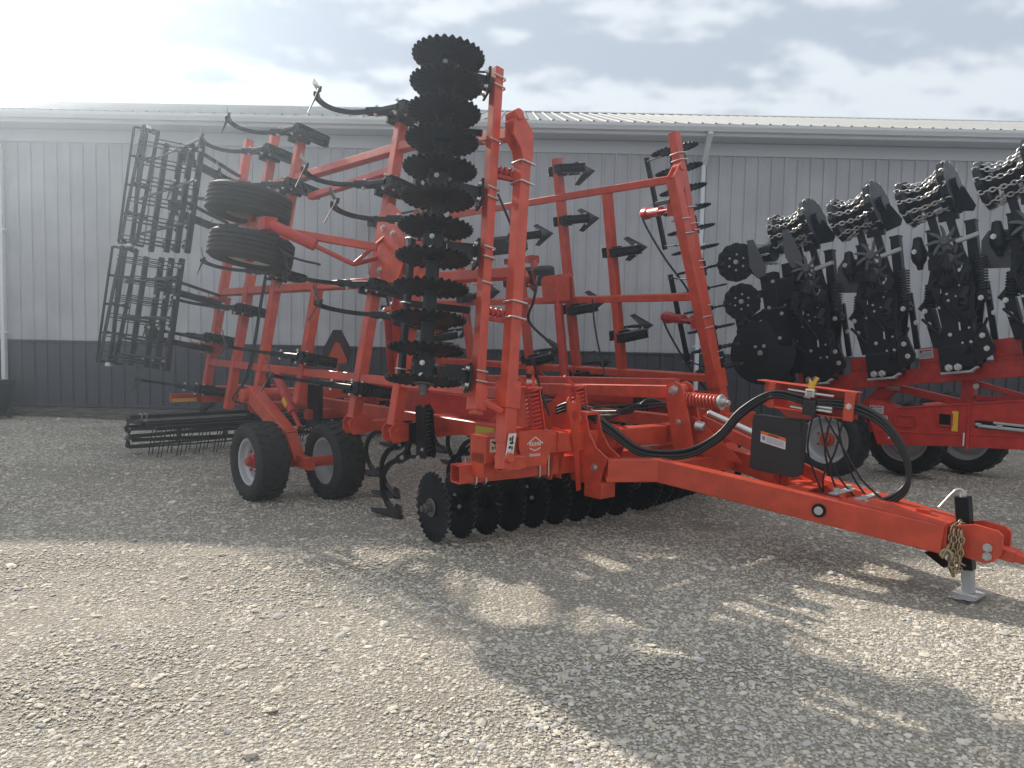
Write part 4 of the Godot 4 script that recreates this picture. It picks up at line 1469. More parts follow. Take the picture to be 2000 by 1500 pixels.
	# slow-vehicle triangle on its post
	var so := V(-0.38, -4.45, 1.40)
	g = G.new()
	g.beam(V(-0.38, -4.47, HH), V(-0.38, -4.47, 1.42), 0.05, 0.03)
	var sm := part("emblem_post", g, "orange", c)
	g = G.new()
	var hx := PackedVector2Array([Vector2(-0.055, 0.26), Vector2(0.055, 0.26), Vector2(0.20, -0.02), Vector2(0.14, -0.19), Vector2(-0.14, -0.19), Vector2(-0.20, -0.02)])
	var sb := Basis(Vector3.UP, deg_to_rad(-36.0))
	g.prism(hx, 0.006, Transform3D(sb, so))
	part("warning_triangle", g, "smv_border", sm)
	g = G.new()
	g.prism(PackedVector2Array([Vector2(-0.025, 0.09), Vector2(0.025, 0.09), Vector2(0.135, -0.15), Vector2(0.12, -0.187), Vector2(-0.12, -0.187), Vector2(-0.135, -0.15)]), 0.004, Transform3D(sb, so + sb.z * 0.006))
	part("warning_triangle", g, "smv_orange", sm)
	# long rods over the middle of the frame
	bar("leveling_bar", c, V(0.0, 0.72, 1.175), V(0.0, -3.2, 0.98), 0.09, 0.115)
	bar("leveling_bar", c, V(0.85, 0.2, 1.20), V(0.85, -4.2, 1.02), 0.07, 0.085)
	bar("cross_tube", c, V(-1.7, -3.25, 0.93), V(1.7, -3.25, 0.93), 0.13, 0.13)
	for q in [[-0.5, -1.9, 0.85, -0.9], [0.5, -2.4, -0.9, -3.1]]:
		bar("brace", c, V(q[0], q[1], 0.96), V(q[2], q[3], 1.02), 0.05, 0.05)

func make_tongue(c: Node) -> void:
	var g := G.new()
	var P := func(s: float, f: float) -> Vector3: return V(s, f, lerpf(0.585, 0.375, clampf((f - 1.03) / 2.02, 0.0, 1.0)))
	for s in [-1.0, 1.0]:
		g = G.new()
		var p0: Vector3 = P.call(s * 0.90, 0.80)
		var p1: Vector3 = P.call(s * 0.535, 1.04)
		var p2: Vector3 = P.call(s * 0.115, 3.03)
		g.beam(p0, p1, 0.11, 0.185)
		g.beam(p1 - (p2 - p1).normalized() * 0.025, p2, 0.112, 0.187)
		part("tongue_rail", g, "orange", c)
		# upright bracket plates: from the gang bar up over the front bar
		g = G.new()
		var bz := Basis(Vector3(0, 0, 1), Vector3.UP, Vector3(0, 0, 1).cross(Vector3.UP))
		for e in [-0.075, 0.075]:
			g.prism(PackedVector2Array([Vector2(0.48, 0.46), Vector2(0.78, 0.46), Vector2(0.82, 0.60), Vector2(0.86, 0.69), Vector2(0.74, 0.76), Vector2(0.66, 0.87), Vector2(0.62, 1.02), Vector2(0.46, 1.03), Vector2(0.40, 0.90), Vector2(0.42, 0.66)]), 0.014, Transform3D(bz, Vector3(s * 0.88 + e, 0, 0)))
		g.box(V(s * 0.88, 0.54, 1.02), Vector3(0.16, 0.03, 0.16))
		g.box(V(s * 0.88, 0.72, 0.42), Vector3(0.17, 0.13, 0.18))
		var br := part("tongue_bracket", g, "orange", c)
		g = G.new()
		g.bolt(V(s * 0.88 - 0.083, 0.55, 0.98), Vector3(-1, 0, 0), 0.018, 0.022)
		g.bolt(V(s * 0.88 - 0.083, 0.73, 0.60), Vector3(-1, 0, 0), 0.02, 0.022)
		part("bolts", g, "zinc", br)
	bar("cross_tube", c, V(-0.5, 1.06, 0.575), V(0.5, 1.06, 0.575), 0.12, 0.14)
	g = G.new()
	var ca: Vector3 = P.call(-0.33, 1.92)
	var cb: Vector3 = P.call(0.33, 1.92)
	g.beam(ca + Vector3(0, 0.03, 0), cb + Vector3(0, 0.03, 0), 0.26, 0.012)
	g.beam(ca, cb, 0.05, 0.10)
	part("cross_tube", g, "orange", c)
	# cover plate and head
	g = G.new()
	var q0: Vector3 = P.call(0, 2.42)
	var q1: Vector3 = P.call(0, 3.04)
	var tilt := G.along(q1 - q0)
	g.prism(PackedVector2Array([Vector2(0.0, -0.27), Vector2(0.64, -0.165), Vector2(0.64, 0.165), Vector2(0.0, 0.27)]), 0.012, Transform3D(Basis(tilt.x, tilt.z, -tilt.y), q0 + Vector3(0, 0.10, 0)))
	part("tongue_cover", g, "orange", c)
	g = G.new()
	g.box(V(0, 3.035, 0.375), Vector3(0.30, 0.19, 0.05))
	g.box(V(0, 2.86, 0.50), Vector3(0.05, 0.05, 0.08))
	part("tongue_head", g, "orange", c)
	g = G.new()
	for e in [[-0.10, 2.30], [0.10, 2.30], [-0.10, 2.50], [0.10, 2.50]]:
		g.bolt((P.call(e[0], e[1]) as Vector3) + Vector3(0, 0.10, 0), Vector3.UP, 0.022, 0.035)
	g.beam((P.call(-0.16, 2.30) as Vector3) + Vector3(0, 0.10, 0), (P.call(0.16, 2.30) as Vector3) + Vector3(0, 0.10, 0), 0.06, 0.012)
	g.beam((P.call(-0.16, 2.48) as Vector3) + Vector3(0, 0.11, 0), (P.call(0.16, 2.48) as Vector3) + Vector3(0, 0.11, 0), 0.05, 0.012)
	part("clamp_plate", g, "pale_plate", c)
	# pin in the near rail
	g = G.new()
	var rail := Vector3(0.22, 0, 1).normalized()
	var nrm := Vector3(-1, 0, 0.22).normalized()
	var pp: Vector3 = (P.call(-0.285, 2.28) as Vector3) + nrm * 0.057
	g.cyl(pp - nrm * 0.02, pp + nrm * 0.004, 0.048, 20)
	var hole := part("pin_recess", g, "black", c)
	g = G.new()
	g.cyl(pp, pp + nrm * 0.02, 0.03, 18, 0.004)
	part("pin_cap", g, "pale_plate", hole)
	# clevis and drawbar
	g = G.new()
	var bz := Basis(Vector3(0, 0, 1), Vector3.UP, Vector3(0, 0, 1).cross(Vector3.UP))
	for s in [-0.085, 0.085]:
		g.prism(PackedVector2Array([Vector2(3.10, 0.285), Vector2(3.27, 0.265), Vector2(3.32, 0.285), Vector2(3.36, 0.34), Vector2(3.36, 0.46), Vector2(3.33, 0.485), Vector2(3.20, 0.50), Vector2(3.10, 0.475)]), 0.03, Transform3D(bz, Vector3(s, 0, 0)))
	g.box(V(0, 3.08, 0.38), Vector3(0.20, 0.17, 0.10))
	var cl := part("hitch_clevis", g, "orange", c)
	g = G.new()
	for h in [0.37, 0.315]:
		g.cyl(V(-0.10, 3.285, h), V(-0.112, 3.285, h), 0.026, 18, 0.003)
		g.bolt(V(-0.112, 3.285, h), Vector3(-1, 0, 0), 0.017, 0.02)
	part("bolts", g, "pale_plate", cl)
	g = G.new()
	g.beam(V(0, 3.2, 0.345), V(0, 3.42, 0.33), 0.11, 0.075)
	g.beam(V(0, 3.40, 0.33), V(0, 3.62, 0.30), 0.10, 0.055)
	g.lathe(Transform3D(Basis(Vector3(0, 1, 0), Vector3(0, 0, 1), Vector3(1, 0, 0)), V(0, 3.68, 0.30)), [Vector2(-0.025, 0.025), Vector2(-0.025, 0.07), Vector2(0.025, 0.07), Vector2(0.025, 0.025), Vector2(-0.025, 0.025)], 20)
	part("drawbar_eye", g, "orange", c)
	# screw jack
	g = G.new()
	var jt := V(0.035, 3.085, 0.645)
	var jb := V(0.035, 3.135, 0.17)
	g.beam(jt, jb, 0.085, 0.085, Vector3(0, 0, 1), 0.006)
	var jack := part("jack", g, "black", c)
	g = G.new()
	g.beam(jb + Vector3(0, 0.05, 0), V(0.035, 3.15, 0.02), 0.068, 0.068, Vector3(0, 0, 1))
	part("jack_leg", g, "pale_plate", jack)
	g = G.new()
	g.prism(PackedVector2Array([Vector2(-0.12, -0.08), Vector2(0.12, -0.08), Vector2(0.15, -0.05), Vector2(0.15, 0.05), Vector2(0.12, 0.08), Vector2(-0.12, 0.08), Vector2(-0.15, 0.05), Vector2(-0.15, -0.05)]), 0.014, Transform3D(Basis(Vector3(1, 0, 0), Vector3(0, 0, -1), Vector3(0, 1, 0)), V(0.035, 3.15, 0.012)))
	part("jack_foot", g, "pale_plate", jack)
	g = G.new()
	g.tube(arc([jt + Vector3(0, -0.02, 0), jt + Vector3(0, 0.035, 0), jt + Vector3(-0.02, 0.045, -0.03), jt + Vector3(-0.035, 0.01, -0.06), jt + Vector3(-0.07, -0.085, -0.12)], 4), 0.008)
	g.cyl(jt + Vector3(0, -0.005, 0), jt + Vector3(0, 0.045, 0), 0.022, 12)
	part("jack_crank", g, "zinc", jack)
	# safety chain hung over the head
	g = G.new()
	for k in 4:
		var x := -0.13 - 0.018 * (k % 2)
		var f := 3.08 + 0.022 * k
		g.chain([V(x, f, 0.455), V(x - 0.012, f + 0.006, 0.36), V(x - 0.006, f, 0.25 - 0.03 * (k % 3)), V(x + 0.015, f + 0.02, 0.145 + 0.03 * k)], 0.052, 0.0068)
	g.chain([V(-0.13, 3.08, 0.455), V(-0.05, 3.10, 0.49), V(0.06, 3.11, 0.46)], 0.052, 0.0068)
	var ch := part("safety_chain", g, "gold_zinc", c)
	g = G.new()
	var hk := []
	for k in 9:
		var a := -0.5 + k * 0.55
		hk.append(V(-0.165, 3.07 + cos(a) * 0.035, 0.285 + sin(a) * 0.035))
	hk.append(V(-0.165, 3.085, 0.36))
	g.tube(hk, 0.012, 7)
	part("chain_hook", g, "gold_zinc", ch)
	g = G.new()
	g.beam(V(-0.03, 2.92, 0.25), V(-0.06, 3.05, 0.185), 0.10, 0.012)
	part("wiring_bracket", g, "black", c)
	# tower with its spring
	g = G.new()
	for s in [-0.075, 0.075]:
		g.prism(PackedVector2Array([Vector2(0.90, 0.50), Vector2(1.10, 0.50), Vector2(1.08, 0.62), Vector2(0.93, 1.20), Vector2(0.90, 1.25), Vector2(0.84, 1.275), Vector2(0.775, 1.25), Vector2(0.75, 1.20), Vector2(0.76, 1.10)]), 0.022, Transform3D(bz, Vector3(s, 0, 0)))
	g.cyl(V(-0.06, 0.84, 1.20), V(0.06, 0.84, 1.20), 0.05, 14)
	g.prism(PackedVector2Array([Vector2(0.90, 0.66), Vector2(1.45, 0.64), Vector2(1.40, 0.70), Vector2(0.98, 0.98), Vector2(0.90, 0.98)]), 0.012, Transform3D(bz, Vector3(0.02, 0, 0)))
	var tw := part("lift_tower", g, "orange", c)
	g = G.new()
	g.bolt(V(-0.09, 0.84, 1.20), Vector3(-1, 0, 0), 0.028, 0.045)
	g.bolt(V(-0.09, 0.90, 0.93), Vector3(-1, 0, 0), 0.016, 0.02)
	g.bolt(V(-0.09, 0.99, 0.60), Vector3(-1, 0, 0), 0.018, 0.02)
	g.cyl(V(-0.02, 1.02, 0.91), V(0.0, 1.10, 0.90), 0.042, 16, 0.008)
	part("bolts", g, "zinc", tw)
	g = G.new()
	g.spring(V(0.0, 0.90, 1.125), V(0.0, 1.24, 1.125), 0.052, 0.013, 10.0, 6)
	g.cyl(V(0.0, 0.85, 1.125), V(0.0, 1.27, 1.125), 0.024, 12)
	part("tower_spring", g, "orange", tw)
	g = G.new()
	g.cyl(V(0.0, 1.24, 1.125), V(0.0, 1.265, 1.125), 0.065, 20, 0.004)
	g.cyl(V(0.0, 1.265, 1.125), V(0.0, 1.30, 1.125), 0.038, 6)
	g.cyl(V(0.0, 1.30, 1.125), V(0.0, 1.33, 1.125), 0.022, 10)
	part("spring_nut", g, "zinc", tw)
	# slanting strut from the tower to the far rail
	g = G.new()
	g.beam(V(0.10, 1.00, 0.94), V(0.22, 2.05, 0.58), 0.035, 0.10)
	var st := part("tongue_strut", g, "orange", c)
	g = G.new()
	g.cyl(V(0.145, 1.62, 0.725), V(0.138, 1.62, 0.725), 0.025, 14)
	part("strut_hole", g, "black", st)
	g = G.new()
	g.cyl(V(0.35, 0.9, 0.98), V(0.42, 1.45, 0.80), 0.035, 14, 0.005)
	g.cyl(V(0.42, 1.45, 0.80), V(0.44, 1.62, 0.74), 0.018, 8)
	part("tilt_cylinder", g, "zinc", c)

func make_hydraulics(c: Node) -> void:
	var g := G.new()
	var fwd := Vector3(0, -0.06, 1).normalized()
	# post and channel rack
	g.beam(V(-0.02, 1.86, 0.52), V(-0.02, 1.90, 1.02), 0.07, 0.05)
	g.box(V(-0.02, 1.80, 0.60), Vector3(0.05, 0.14, 0.05))
	part("rack_post", g, "orange", c)
	var r0 := V(-0.10, 1.68, 1.235)
	var rb := Basis(fwd, Vector3(0, 1, 0.06).normalized(), fwd.cross(Vector3(0, 1, 0.06)).normalized())
	g = G.new()
	g.box(r0 + fwd * 0.36 + Vector3(0.05, 0, 0), Vector3(0.74, 0.19, 0.008), rb)
	g.box(r0 + fwd * 0.36 + rb.y * 0.10 + Vector3(0.0, 0, 0), Vector3(0.76, 0.008, 0.12), rb)
	g.box(r0 + fwd * 0.40 - rb.y * 0.095, Vector3(0.62, 0.008, 0.09), rb)
	g.box(r0 + fwd * 0.11 - Vector3(0.06, 0, 0), Vector3(0.055, 0.19, 0.008), rb)
	g.box(r0 + fwd * 0.71 - Vector3(0.06, 0, 0), Vector3(0.07, 0.21, 0.008), rb)
	g.prism(PackedVector2Array([Vector2(0.0, -0.09), Vector2(0.45, -0.09), Vector2(0.40, -0.15), Vector2(0.20, -0.16), Vector2(0.14, -0.11)]), 0.008, Transform3D(rb, r0 + Vector3(0.03, 0, 0)))
	var rack := part("hose_rack", g, "orange", c)
	g = G.new()
	for e in [0.11, 0.71]:
		g.bolt(r0 + fwd * e - Vector3(0.064, 0, 0), Vector3(-1, 0, 0), 0.014, 0.014)
	for e in [[0.24, 0.06, 0.42], [0.26, 0.025, 0.42], [0.25, -0.02, 0.40], [0.27, -0.065, 0.40]]:
		g.cyl(r0 + fwd * e[0] + rb.y * e[1] - Vector3(0.05, 0, 0), r0 + fwd * e[2] + rb.y * (e[1] - 0.004) - Vector3(0.05, 0, 0), 0.011, 10)
	for e in [0.055, -0.035, -0.06]:
		g.cyl(r0 + fwd * 0.45 + rb.y * e - Vector3(0.05, 0, 0), r0 + fwd * 0.59 + rb.y * e - Vector3(0.05, 0, 0), 0.011, 10)
	g.box(r0 + fwd * 0.42 + rb.y * 0.055 - Vector3(0.055, 0, 0), Vector3(0.07, 0.06, 0.04), rb)
	part("fittings", g, "zinc", rack)
	g = G.new()
	g.box(r0 + fwd * 0.425 - rb.y * 0.05 - Vector3(0.05, 0, 0), Vector3(0.095, 0.11, 0.06), rb)
	part("valve_block", g, "plastic_black", rack)
	g = G.new()
	g.prism(PackedVector2Array([Vector2(-0.02, 0.0), Vector2(0.025, 0.0), Vector2(0.02, 0.03), Vector2(0.045, 0.085), Vector2(0.03, 0.09), Vector2(0.0, 0.05), Vector2(-0.02, 0.07)]), 0.02, Transform3D(rb, r0 + fwd * 0.42 + rb.y * 0.085 - Vector3(0.055, 0, 0)))
	part("valve_handle", g, "valve_yellow", rack)
	label_plate("valve_print", "print_notes", rack, r0 + fwd * 0.42 + rb.y * 0.055 - Vector3(0.077, 0, 0), -Vector3(0, 0, 1) * -1.0, Vector3.UP, 0.04, 0.045)
	# document box with its label
	g = G.new()
	var bb := Basis(Vector3(0.10, -0.055, 1).normalized(), Vector3.UP, Vector3(0.10, 0, 1).normalized().cross(Vector3.UP))
	var bo := V(-0.13, 1.85, 0.845)
	g.prism(PackedVector2Array([Vector2(-0.20, -0.195), Vector2(-0.17, -0.21), Vector2(0.15, -0.21), Vector2(0.18, -0.19), Vector2(0.20, 0.19), Vector2(0.17, 0.21), Vector2(-0.165, 0.21), Vector2(-0.19, 0.19)]), 0.11, Transform3D(bb, bo))
	g.prism(PackedVector2Array([Vector2(-0.185, 0.12), Vector2(0.19, 0.12), Vector2(0.185, 0.215), Vector2(-0.18, 0.215)]), 0.125, Transform3D(bb, bo))
	var box := part("document_box", g, "plastic_black", c)
	label_plate("box_print", "print_manual", box, bo + bb * Vector3(-0.02, 0.045, 0.0) + bb.z.normalized() * 0.056, bb.x - Vector3(0, 0.14, 0), Vector3.UP, 0.20, 0.085)
	# hose bundle: bracket -> rail -> rack
	var rr := RandomNumberGenerator.new()
	rr.seed = 77
	for k in 8:
		var j := Vector3((k % 3 - 1) * 0.024, (k / 3 - 1) * 0.026, 0)
		var e := rr.randf_range(-0.012, 0.012)
		g = G.new()
		g.tube(arc([V(-0.80, 0.05, 0.95) + j, V(-0.86, 0.36, 1.06) + j, V(-0.80, 0.56, 0.99) + j, V(-0.70, 0.72, 0.86 + e) + j, V(-0.58, 0.86, 0.73 + e) + j * 0.9, V(-0.47, 1.02, 0.70 + e) + j * 0.9, V(-0.34, 1.22, 0.735 + e) + j, V(-0.24, 1.40, 0.87) + j, V(-0.18, 1.56, 1.08) + j, V(-0.15, 1.80, 1.235) + j * 0.8, V(-0.15, 2.05, 1.215 + e) + j * 0.8], 6), 0.0125, 7)
		part("hose", g, "hose_rubber", c)
	for k in 6:
		var j := Vector3((k % 2) * 0.026, (k / 2 - 1) * 0.026, 0)
		g = G.new()
		g.tube(arc([V(-0.15, 2.15, 1.20) + j * 0.7, V(-0.12, 2.38, 1.19) + j, V(0.0, 2.56, 1.08) + j, V(0.10, 2.68, 0.86) + j, V(0.12, 2.70, 0.66) + j, V(0.08, 2.62, 0.54) + j, V(0.0, 2.48, 0.47) + j], 6), 0.0125, 7)
		part("hose", g, "hose_rubber", c)
	for k in 6:
		g = G.new()
		var a := r0 + fwd * (0.44 + 0.045 * k) - rb.y * 0.10 - Vector3(0.03, 0, 0)
		var z := V(0.10 + 0.02 * (k % 2), 2.10 + 0.12 * ((k * 2) % 5), 0.50)
		g.tube(arc([a, a.lerp(z, 0.35) + Vector3(-0.03, -0.04, -0.05 + 0.03 * (k % 3)), a.lerp(z, 0.7) + Vector3(-0.02, -0.03, -0.03), z], 6), 0.008, 6)
		part("cable", g, "hose_rubber", c)
	# hoses along the wings and round the frame
	var runs := [
		[V(-1.30, 0.62, 1.55), V(-1.42, 0.42, 1.75), V(-1.50, 0.55, 1.92), V(-1.46, 0.55, 2.1)],
		[V(-1.20, 0.45, 1.0), V(-1.24, 0.36, 1.25), V(-1.36, 0.42, 1.42), V(-1.55, 0.60, 1.46)],
		[W(-1, 2.0, 0.10, -0.06), W(-1, 1.7, 0.32, -0.08), W(-1, 1.5, 0.42, -0.08), W(-1, 1.2, 0.50, -0.09), W(-1, 1.0, 0.50, -0.09)],
		[W(-1, 1.70, -3.72, 0.07), W(-1, 1.2, -3.74, 0.07), W(-1, 0.7, -3.75, 0.06), W(-1, 0.4, -3.78, 0.06), W(-1, 0.2, -3.9, 0.05), W(-1, 0.0, -3.95, 0.1), V(-1.7, -3.8, 0.75), V(-1.5, -3.5, 0.78)],
		[W(-1, 1.70, -3.68, 0.07), W(-1, 1.2, -3.70, 0.07), W(-1, 0.7, -3.71, 0.06), W(-1, 0.35, -3.74, 0.06), W(-1, 0.15, -3.86, 0.05), V(-1.72, -3.9, 0.72), V(-1.4, -3.6, 0.80)],
		[W(1, 1.35, -1.6, -0.14), W(1, 1.0, -1.58, -0.16), W(1, 0.6, -1.5, -0.18), V(1.4, -1.2, 1.1), V(1.0, -0.6, 1.0)],
		[V(-0.55, 0.6, 1.02), V(-0.4, 0.2, 0.98), V(-0.2, 0.1, 1.0), V(0.1, 0.4, 1.03), V(0.2, 0.55, 1.05)],
		[V(-0.55, 0.62, 1.0), V(-0.35, 0.25, 0.94), V(-0.15, 0.2, 0.97), V(0.12, 0.42, 1.0), V(0.2, 0.55, 1.02)],
		[V(-1.5, -0.7, 0.95), V(-1.62, -0.72, 0.82), V(-1.7, -0.85, 0.80), V(-1.72, -1.0, 0.92), V(-1.62, -1.05, 1.0)],
		[W(-1, 1.66, -1.95, 0.75), W(-1, 1.5, -1.8, 0.85), W(-1, 1.38, -1.6, 0.78), W(-1, 1.36, -1.48, 0.55)]]
	for k in 5:
		runs.append([V(-0.45 + 0.05 * k, 0.40 - 0.06 * k, 0.93 + 0.012 * k), V(-0.15 + 0.04 * k, 0.30, 0.95 + 0.02 * (k % 3)), V(0.12, 0.25 + 0.04 * k, 1.0 + 0.02 * k), V(0.34, 0.42 + 0.02 * k, 1.03), V(0.52, 0.44 + 0.03 * k, 1.03)])
		runs.append([V(-0.6 + 0.1 * k, -0.4 - 0.3 * k, 0.94), V(-0.3 + 0.1 * k, -0.2 - 0.25 * k, 1.02), V(0.0 + 0.1 * k, -0.1 - 0.3 * k, 0.98), V(0.5, -0.3 - 0.3 * k, 0.92)])
	for q in runs:
		g = G.new()
		g.tube(arc(q, 7), 0.011, 7)
		part("hose", g, "hose_rubber", c)

func make_wrench() -> void:
	# flat orange spanner hung on the frame
	var o := MO + Basis(Vector3.UP, deg_to_rad(YAW)) * V(-1.0, 0.60, 0.40)
	var w := thing("gang_wrench", "flat orange spanner with forked head hung upright on the frame", "wrench", o, deg_to_rad(YAW + 8.0))
	var g := G.new()
	var poly := PackedVector2Array([Vector2(-0.022, 0.0), Vector2(0.022, 0.0), Vector2(0.028, 0.30), Vector2(0.05, 0.48), Vector2(0.082, 0.60), Vector2(0.082, 0.69), Vector2(0.055, 0.715), Vector2(0.025, 0.66), Vector2(-0.025, 0.66), Vector2(-0.055, 0.715), Vector2(-0.082, 0.69), Vector2(-0.082, 0.60), Vector2(-0.05, 0.48), Vector2(-0.028, 0.30)])
	g.prism(poly, 0.014, Transform3D(Basis(Vector3.BACK, 0.14).scaled(Vector3(1.1, 1.1, 1)), Vector3.ZERO))
	part("handle", g, "orange", w)
	g = G.new()
	g.cyl(Vector3(-0.088, 0.62, 0.004), Vector3(-0.088, 0.62, 0.009), 0.042, 6)
	part("hex_hole", g, "red", w)

# ---------------------------------------------------------------- second machine: strip-till bar with folded row units
func make_strip_till() -> void:
	var t := thing("strip_till_machine", "red strip-till machine with black row units and chain rollers folded up, at the right", "strip-till machine", Vector3(3.86, 0, -9.49), deg_to_rad(YAW - 90.0))
	# local axes: x forward (right and nearer), y up, z out towards the cultivator
	var tb := Basis(Vector3.BACK, deg_to_rad(8.0))
	var o := Vector3(0, 1.13, 0)
	var X := func(x: float, y: float, z: float) -> Vector3: return o + tb * Vector3(x, y, z)
	# folded wing bar, high face plates between the units
	var g := G.new()
	g.beam(X.call(-0.35, -0.01, -0.10), X.call(3.6, -0.01, -0.10), 0.18, 0.18, tb.y)
	part("wing_bar", g, "red", t)
	for e in [[0.34, 0.62, 0.27], [1.12, 1.46, 0.31], [1.86, 2.22, 0.32], [2.64, 3.0, 0.32]]:
		g = G.new()
		g.prism(PackedVector2Array([Vector2(e[0], 0.02), Vector2(e[1], 0.02), Vector2(e[1] + 0.02, 0.18), Vector2(e[1] - 0.01, e[2]), Vector2(e[0], e[2] - 0.01), Vector2(e[0], 0.1)]), 0.06, Transform3D(tb, o + tb * Vector3(0, 0, -0.05)))
		g.beam(X.call(e[0], 0.14, -0.012), X.call(e[1], 0.14, -0.012), 0.012, 0.02, tb.y)
		g.beam(X.call((e[0] + e[1]) / 2 + 0.02, 0.02, -0.012), X.call((e[0] + e[1]) / 2 + 0.02, 0.13, -0.012), 0.012, 0.02, tb.x)
		part("face_plate", g, "red", t)
	label_plate("plate_print", "print_notes", t, X.call(1.20, 0.235, -0.018), tb.x, tb.y, 0.15, 0.11)
	g = G.new()
	g.prism(PackedVector2Array([Vector2(-0.36, -0.08), Vector2(-0.08, -0.10), Vector2(-0.10, 0.10), Vector2(-0.16, 0.33), Vector2(-0.31, 0.34), Vector2(-0.28, 0.05)]), 0.05, Transform3D(tb, o + Vector3(0, 0, 0.05)))
	part("end_bracket", g, "red", t)
	# row units
	var body := unit_body().mesh(mats["black"])
	var roller := chain_roller().mesh(mats["black"])
	var chains := roller_chains().mesh(mats["zinc"])
	var star := star_wheel().mesh(mats["star_grey"])
	var bolts := unit_bolts().mesh(mats["zinc"])
	var sp := G.new()
	sp.spring(Vector3(0.27, 0.84, 0.06), Vector3(0.29, 1.19, 0.06), 0.055, 0.012, 12.0)
	sp.cyl(Vector3(0.27, 0.80, 0.06), Vector3(0.29, 1.22, 0.06), 0.02, 8)
	var spring := sp.mesh(mats["spring_black"])
	g = G.new()
	g.box(Vector3(0.0, -0.005, 0.20), Vector3(0.30, 0.025, 0.09))
	g.beam(Vector3(0.14, 0.0, 0.2), Vector3(0.20, 0.035, 0.2), 0.08, 0.02)
	var shoe := g.mesh(mats["pale_plate"])
	g = G.new()
	g.beam(Vector3(0.10, 1.39, 0.16), Vector3(0.32, 1.43, 0.16), 0.05, 0.045)
	var handle := g.mesh(mats["pale_plate"])
	g = G.new()
	g.prism(PackedVector2Array([Vector2(-0.15, -0.2), Vector2(0.14, -0.2), Vector2(0.16, 0.1), Vector2(0.10, 0.20), Vector2(-0.10, 0.20), Vector2(-0.16, 0.1)]), 0.01, Transform3D(Basis(Vector3.BACK, -0.15), Vector3(0.42, 1.26, -0.05)))
	var shield := g.mesh(mats["star_grey"])
	var r := RandomNumberGenerator.new()
	r.seed = 5
	for k in 4:
		var xf := Transform3D(tb, o + tb * Vector3(0.785 * k, 0, 0))
		var u := put("row_unit", body, t, xf)
		var rl := Basis(Vector3.BACK, 0.16) * Basis(Vector3.RIGHT, r.randf_range(-0.3, 0.3))
		put("chain_roller", roller, u, Transform3D(rl.scaled(Vector3.ONE * 1.1), Vector3(-0.17, 1.98, 0.0)))
		var ch := put("roller_chain", chains, u, Transform3D(rl.scaled(Vector3.ONE * 1.1), Vector3(-0.17, 1.98, 0.0)))
		ch.set_meta("kind", "stuff")
		put("star_wheel", star, u, Transform3D(Basis(Vector3.UP, 0.3) * Basis(Vector3.BACK, 0.4 * k), Vector3(-0.02, 1.42, 0.16)))
		put("star_wheel", star, u, Transform3D(Basis(Vector3.UP, -0.35) * Basis(Vector3.BACK, 0.7 * k + 0.3), Vector3(0.04, 1.22, 0.17)))
		put("coil_spring", spring, u)
		put("shoe", shoe, u)
		put("stop_bar", handle, u)
		if k == 2 or k == 0:
			put("shield", shield, u)
		put("bolts", bolts, u).set_meta("kind", "stuff")
	make_coulters(t, tb, o)
	# main frame beam with pockets
	g = G.new()
	g.prism(PackedVector2Array([Vector2(0.72, 0.46), Vector2(1.63, 0.545), Vector2(3.6, 0.66), Vector2(3.6, 1.28), Vector2(0.93, 0.90), Vector2(0.76, 0.97), Vector2(0.60, 0.98), Vector2(0.62, 0.72)]), 0.18, Transform3D(Basis.IDENTITY, Vector3(0, 0, 0.0)))
	g.beam(Vector3(0.94, 0.905, 0.06), Vector3(3.6, 1.29, 0.06), 0.09, 0.02)
	g.beam(Vector3(0.72, 0.62, 0.095), Vector3(3.6, 0.80, 0.095), 0.012, 0.02)
	g.beam(Vector3(1.66, 0.52, 0.10), Vector3(1.66, 1.0, 0.10), 0.02, 0.03, Vector3.RIGHT)
	var mb := part("main_beam", g, "red", t)
	g = G.new()
	g.box(Vector3(1.43, 0.82, 0.092), Vector3(0.12, 0.115, 0.012))
	g.box(Vector3(1.98, 0.80, 0.092), Vector3(0.52, 0.08, 0.012))
	part("pocket", g, "black", mb)
	g = G.new()
	for e in [[1.36, 0.82, 0.02, 0.14], [1.50, 0.82, 0.02, 0.14], [1.43, 0.887, 0.14, 0.02], [1.43, 0.75, 0.14, 0.02], [0.915, 0.765, 0.02, 0.12], [1.11, 0.765, 0.02, 0.12], [1.01, 0.825, 0.2, 0.016], [1.01, 0.705, 0.2, 0.016]]:
		g.box(Vector3(e[0], e[1], 0.10), Vector3(e[2], e[3], 0.025))
	part("pocket_frame", g, "red", mb)
	g = G.new()
	g.cyl(Vector3(1.76, 0.785, 0.11), Vector3(2.4, 0.775, 0.11), 0.018, 10)
	g.cyl(Vector3(1.90, 0.83, 0.11), Vector3(2.4, 0.82, 0.11), 0.014, 10)
	for e in [1.76, 1.96]:
		g.box(Vector3(e, 0.80, 0.115), Vector3(0.05, 0.03, 0.03))
	part("tie_rod", g, "pale_plate", mb)
	g = G.new()
	g.box(Vector3(1.53, 0.81, 0.103), Vector3(0.06, 0.22, 0.006))
	part("reflector", g, "valve_yellow", mb)
	g = G.new()
	g.box(Vector3(1.625, 0.625, 0.104), Vector3(0.014, 0.14, 0.006))
	part("print_strip", g, "white_print", mb)
	g = G.new()
	g.box(Vector3(0.885, 0.555, 0.094), Vector3(0.10, 0.025, 0.006))
	part("print_strip", g, "white_print", mb)
	label_plate("frame_print", "print_notes", mb, Vector3(0.69, 0.865, 0.093), Vector3.RIGHT, Vector3.UP, 0.16, 0.09)
	label_plate("frame_print", "print_notes", mb, Vector3(0.765, 0.765, 0.093), Vector3.RIGHT, Vector3.UP, 0.11, 0.075)
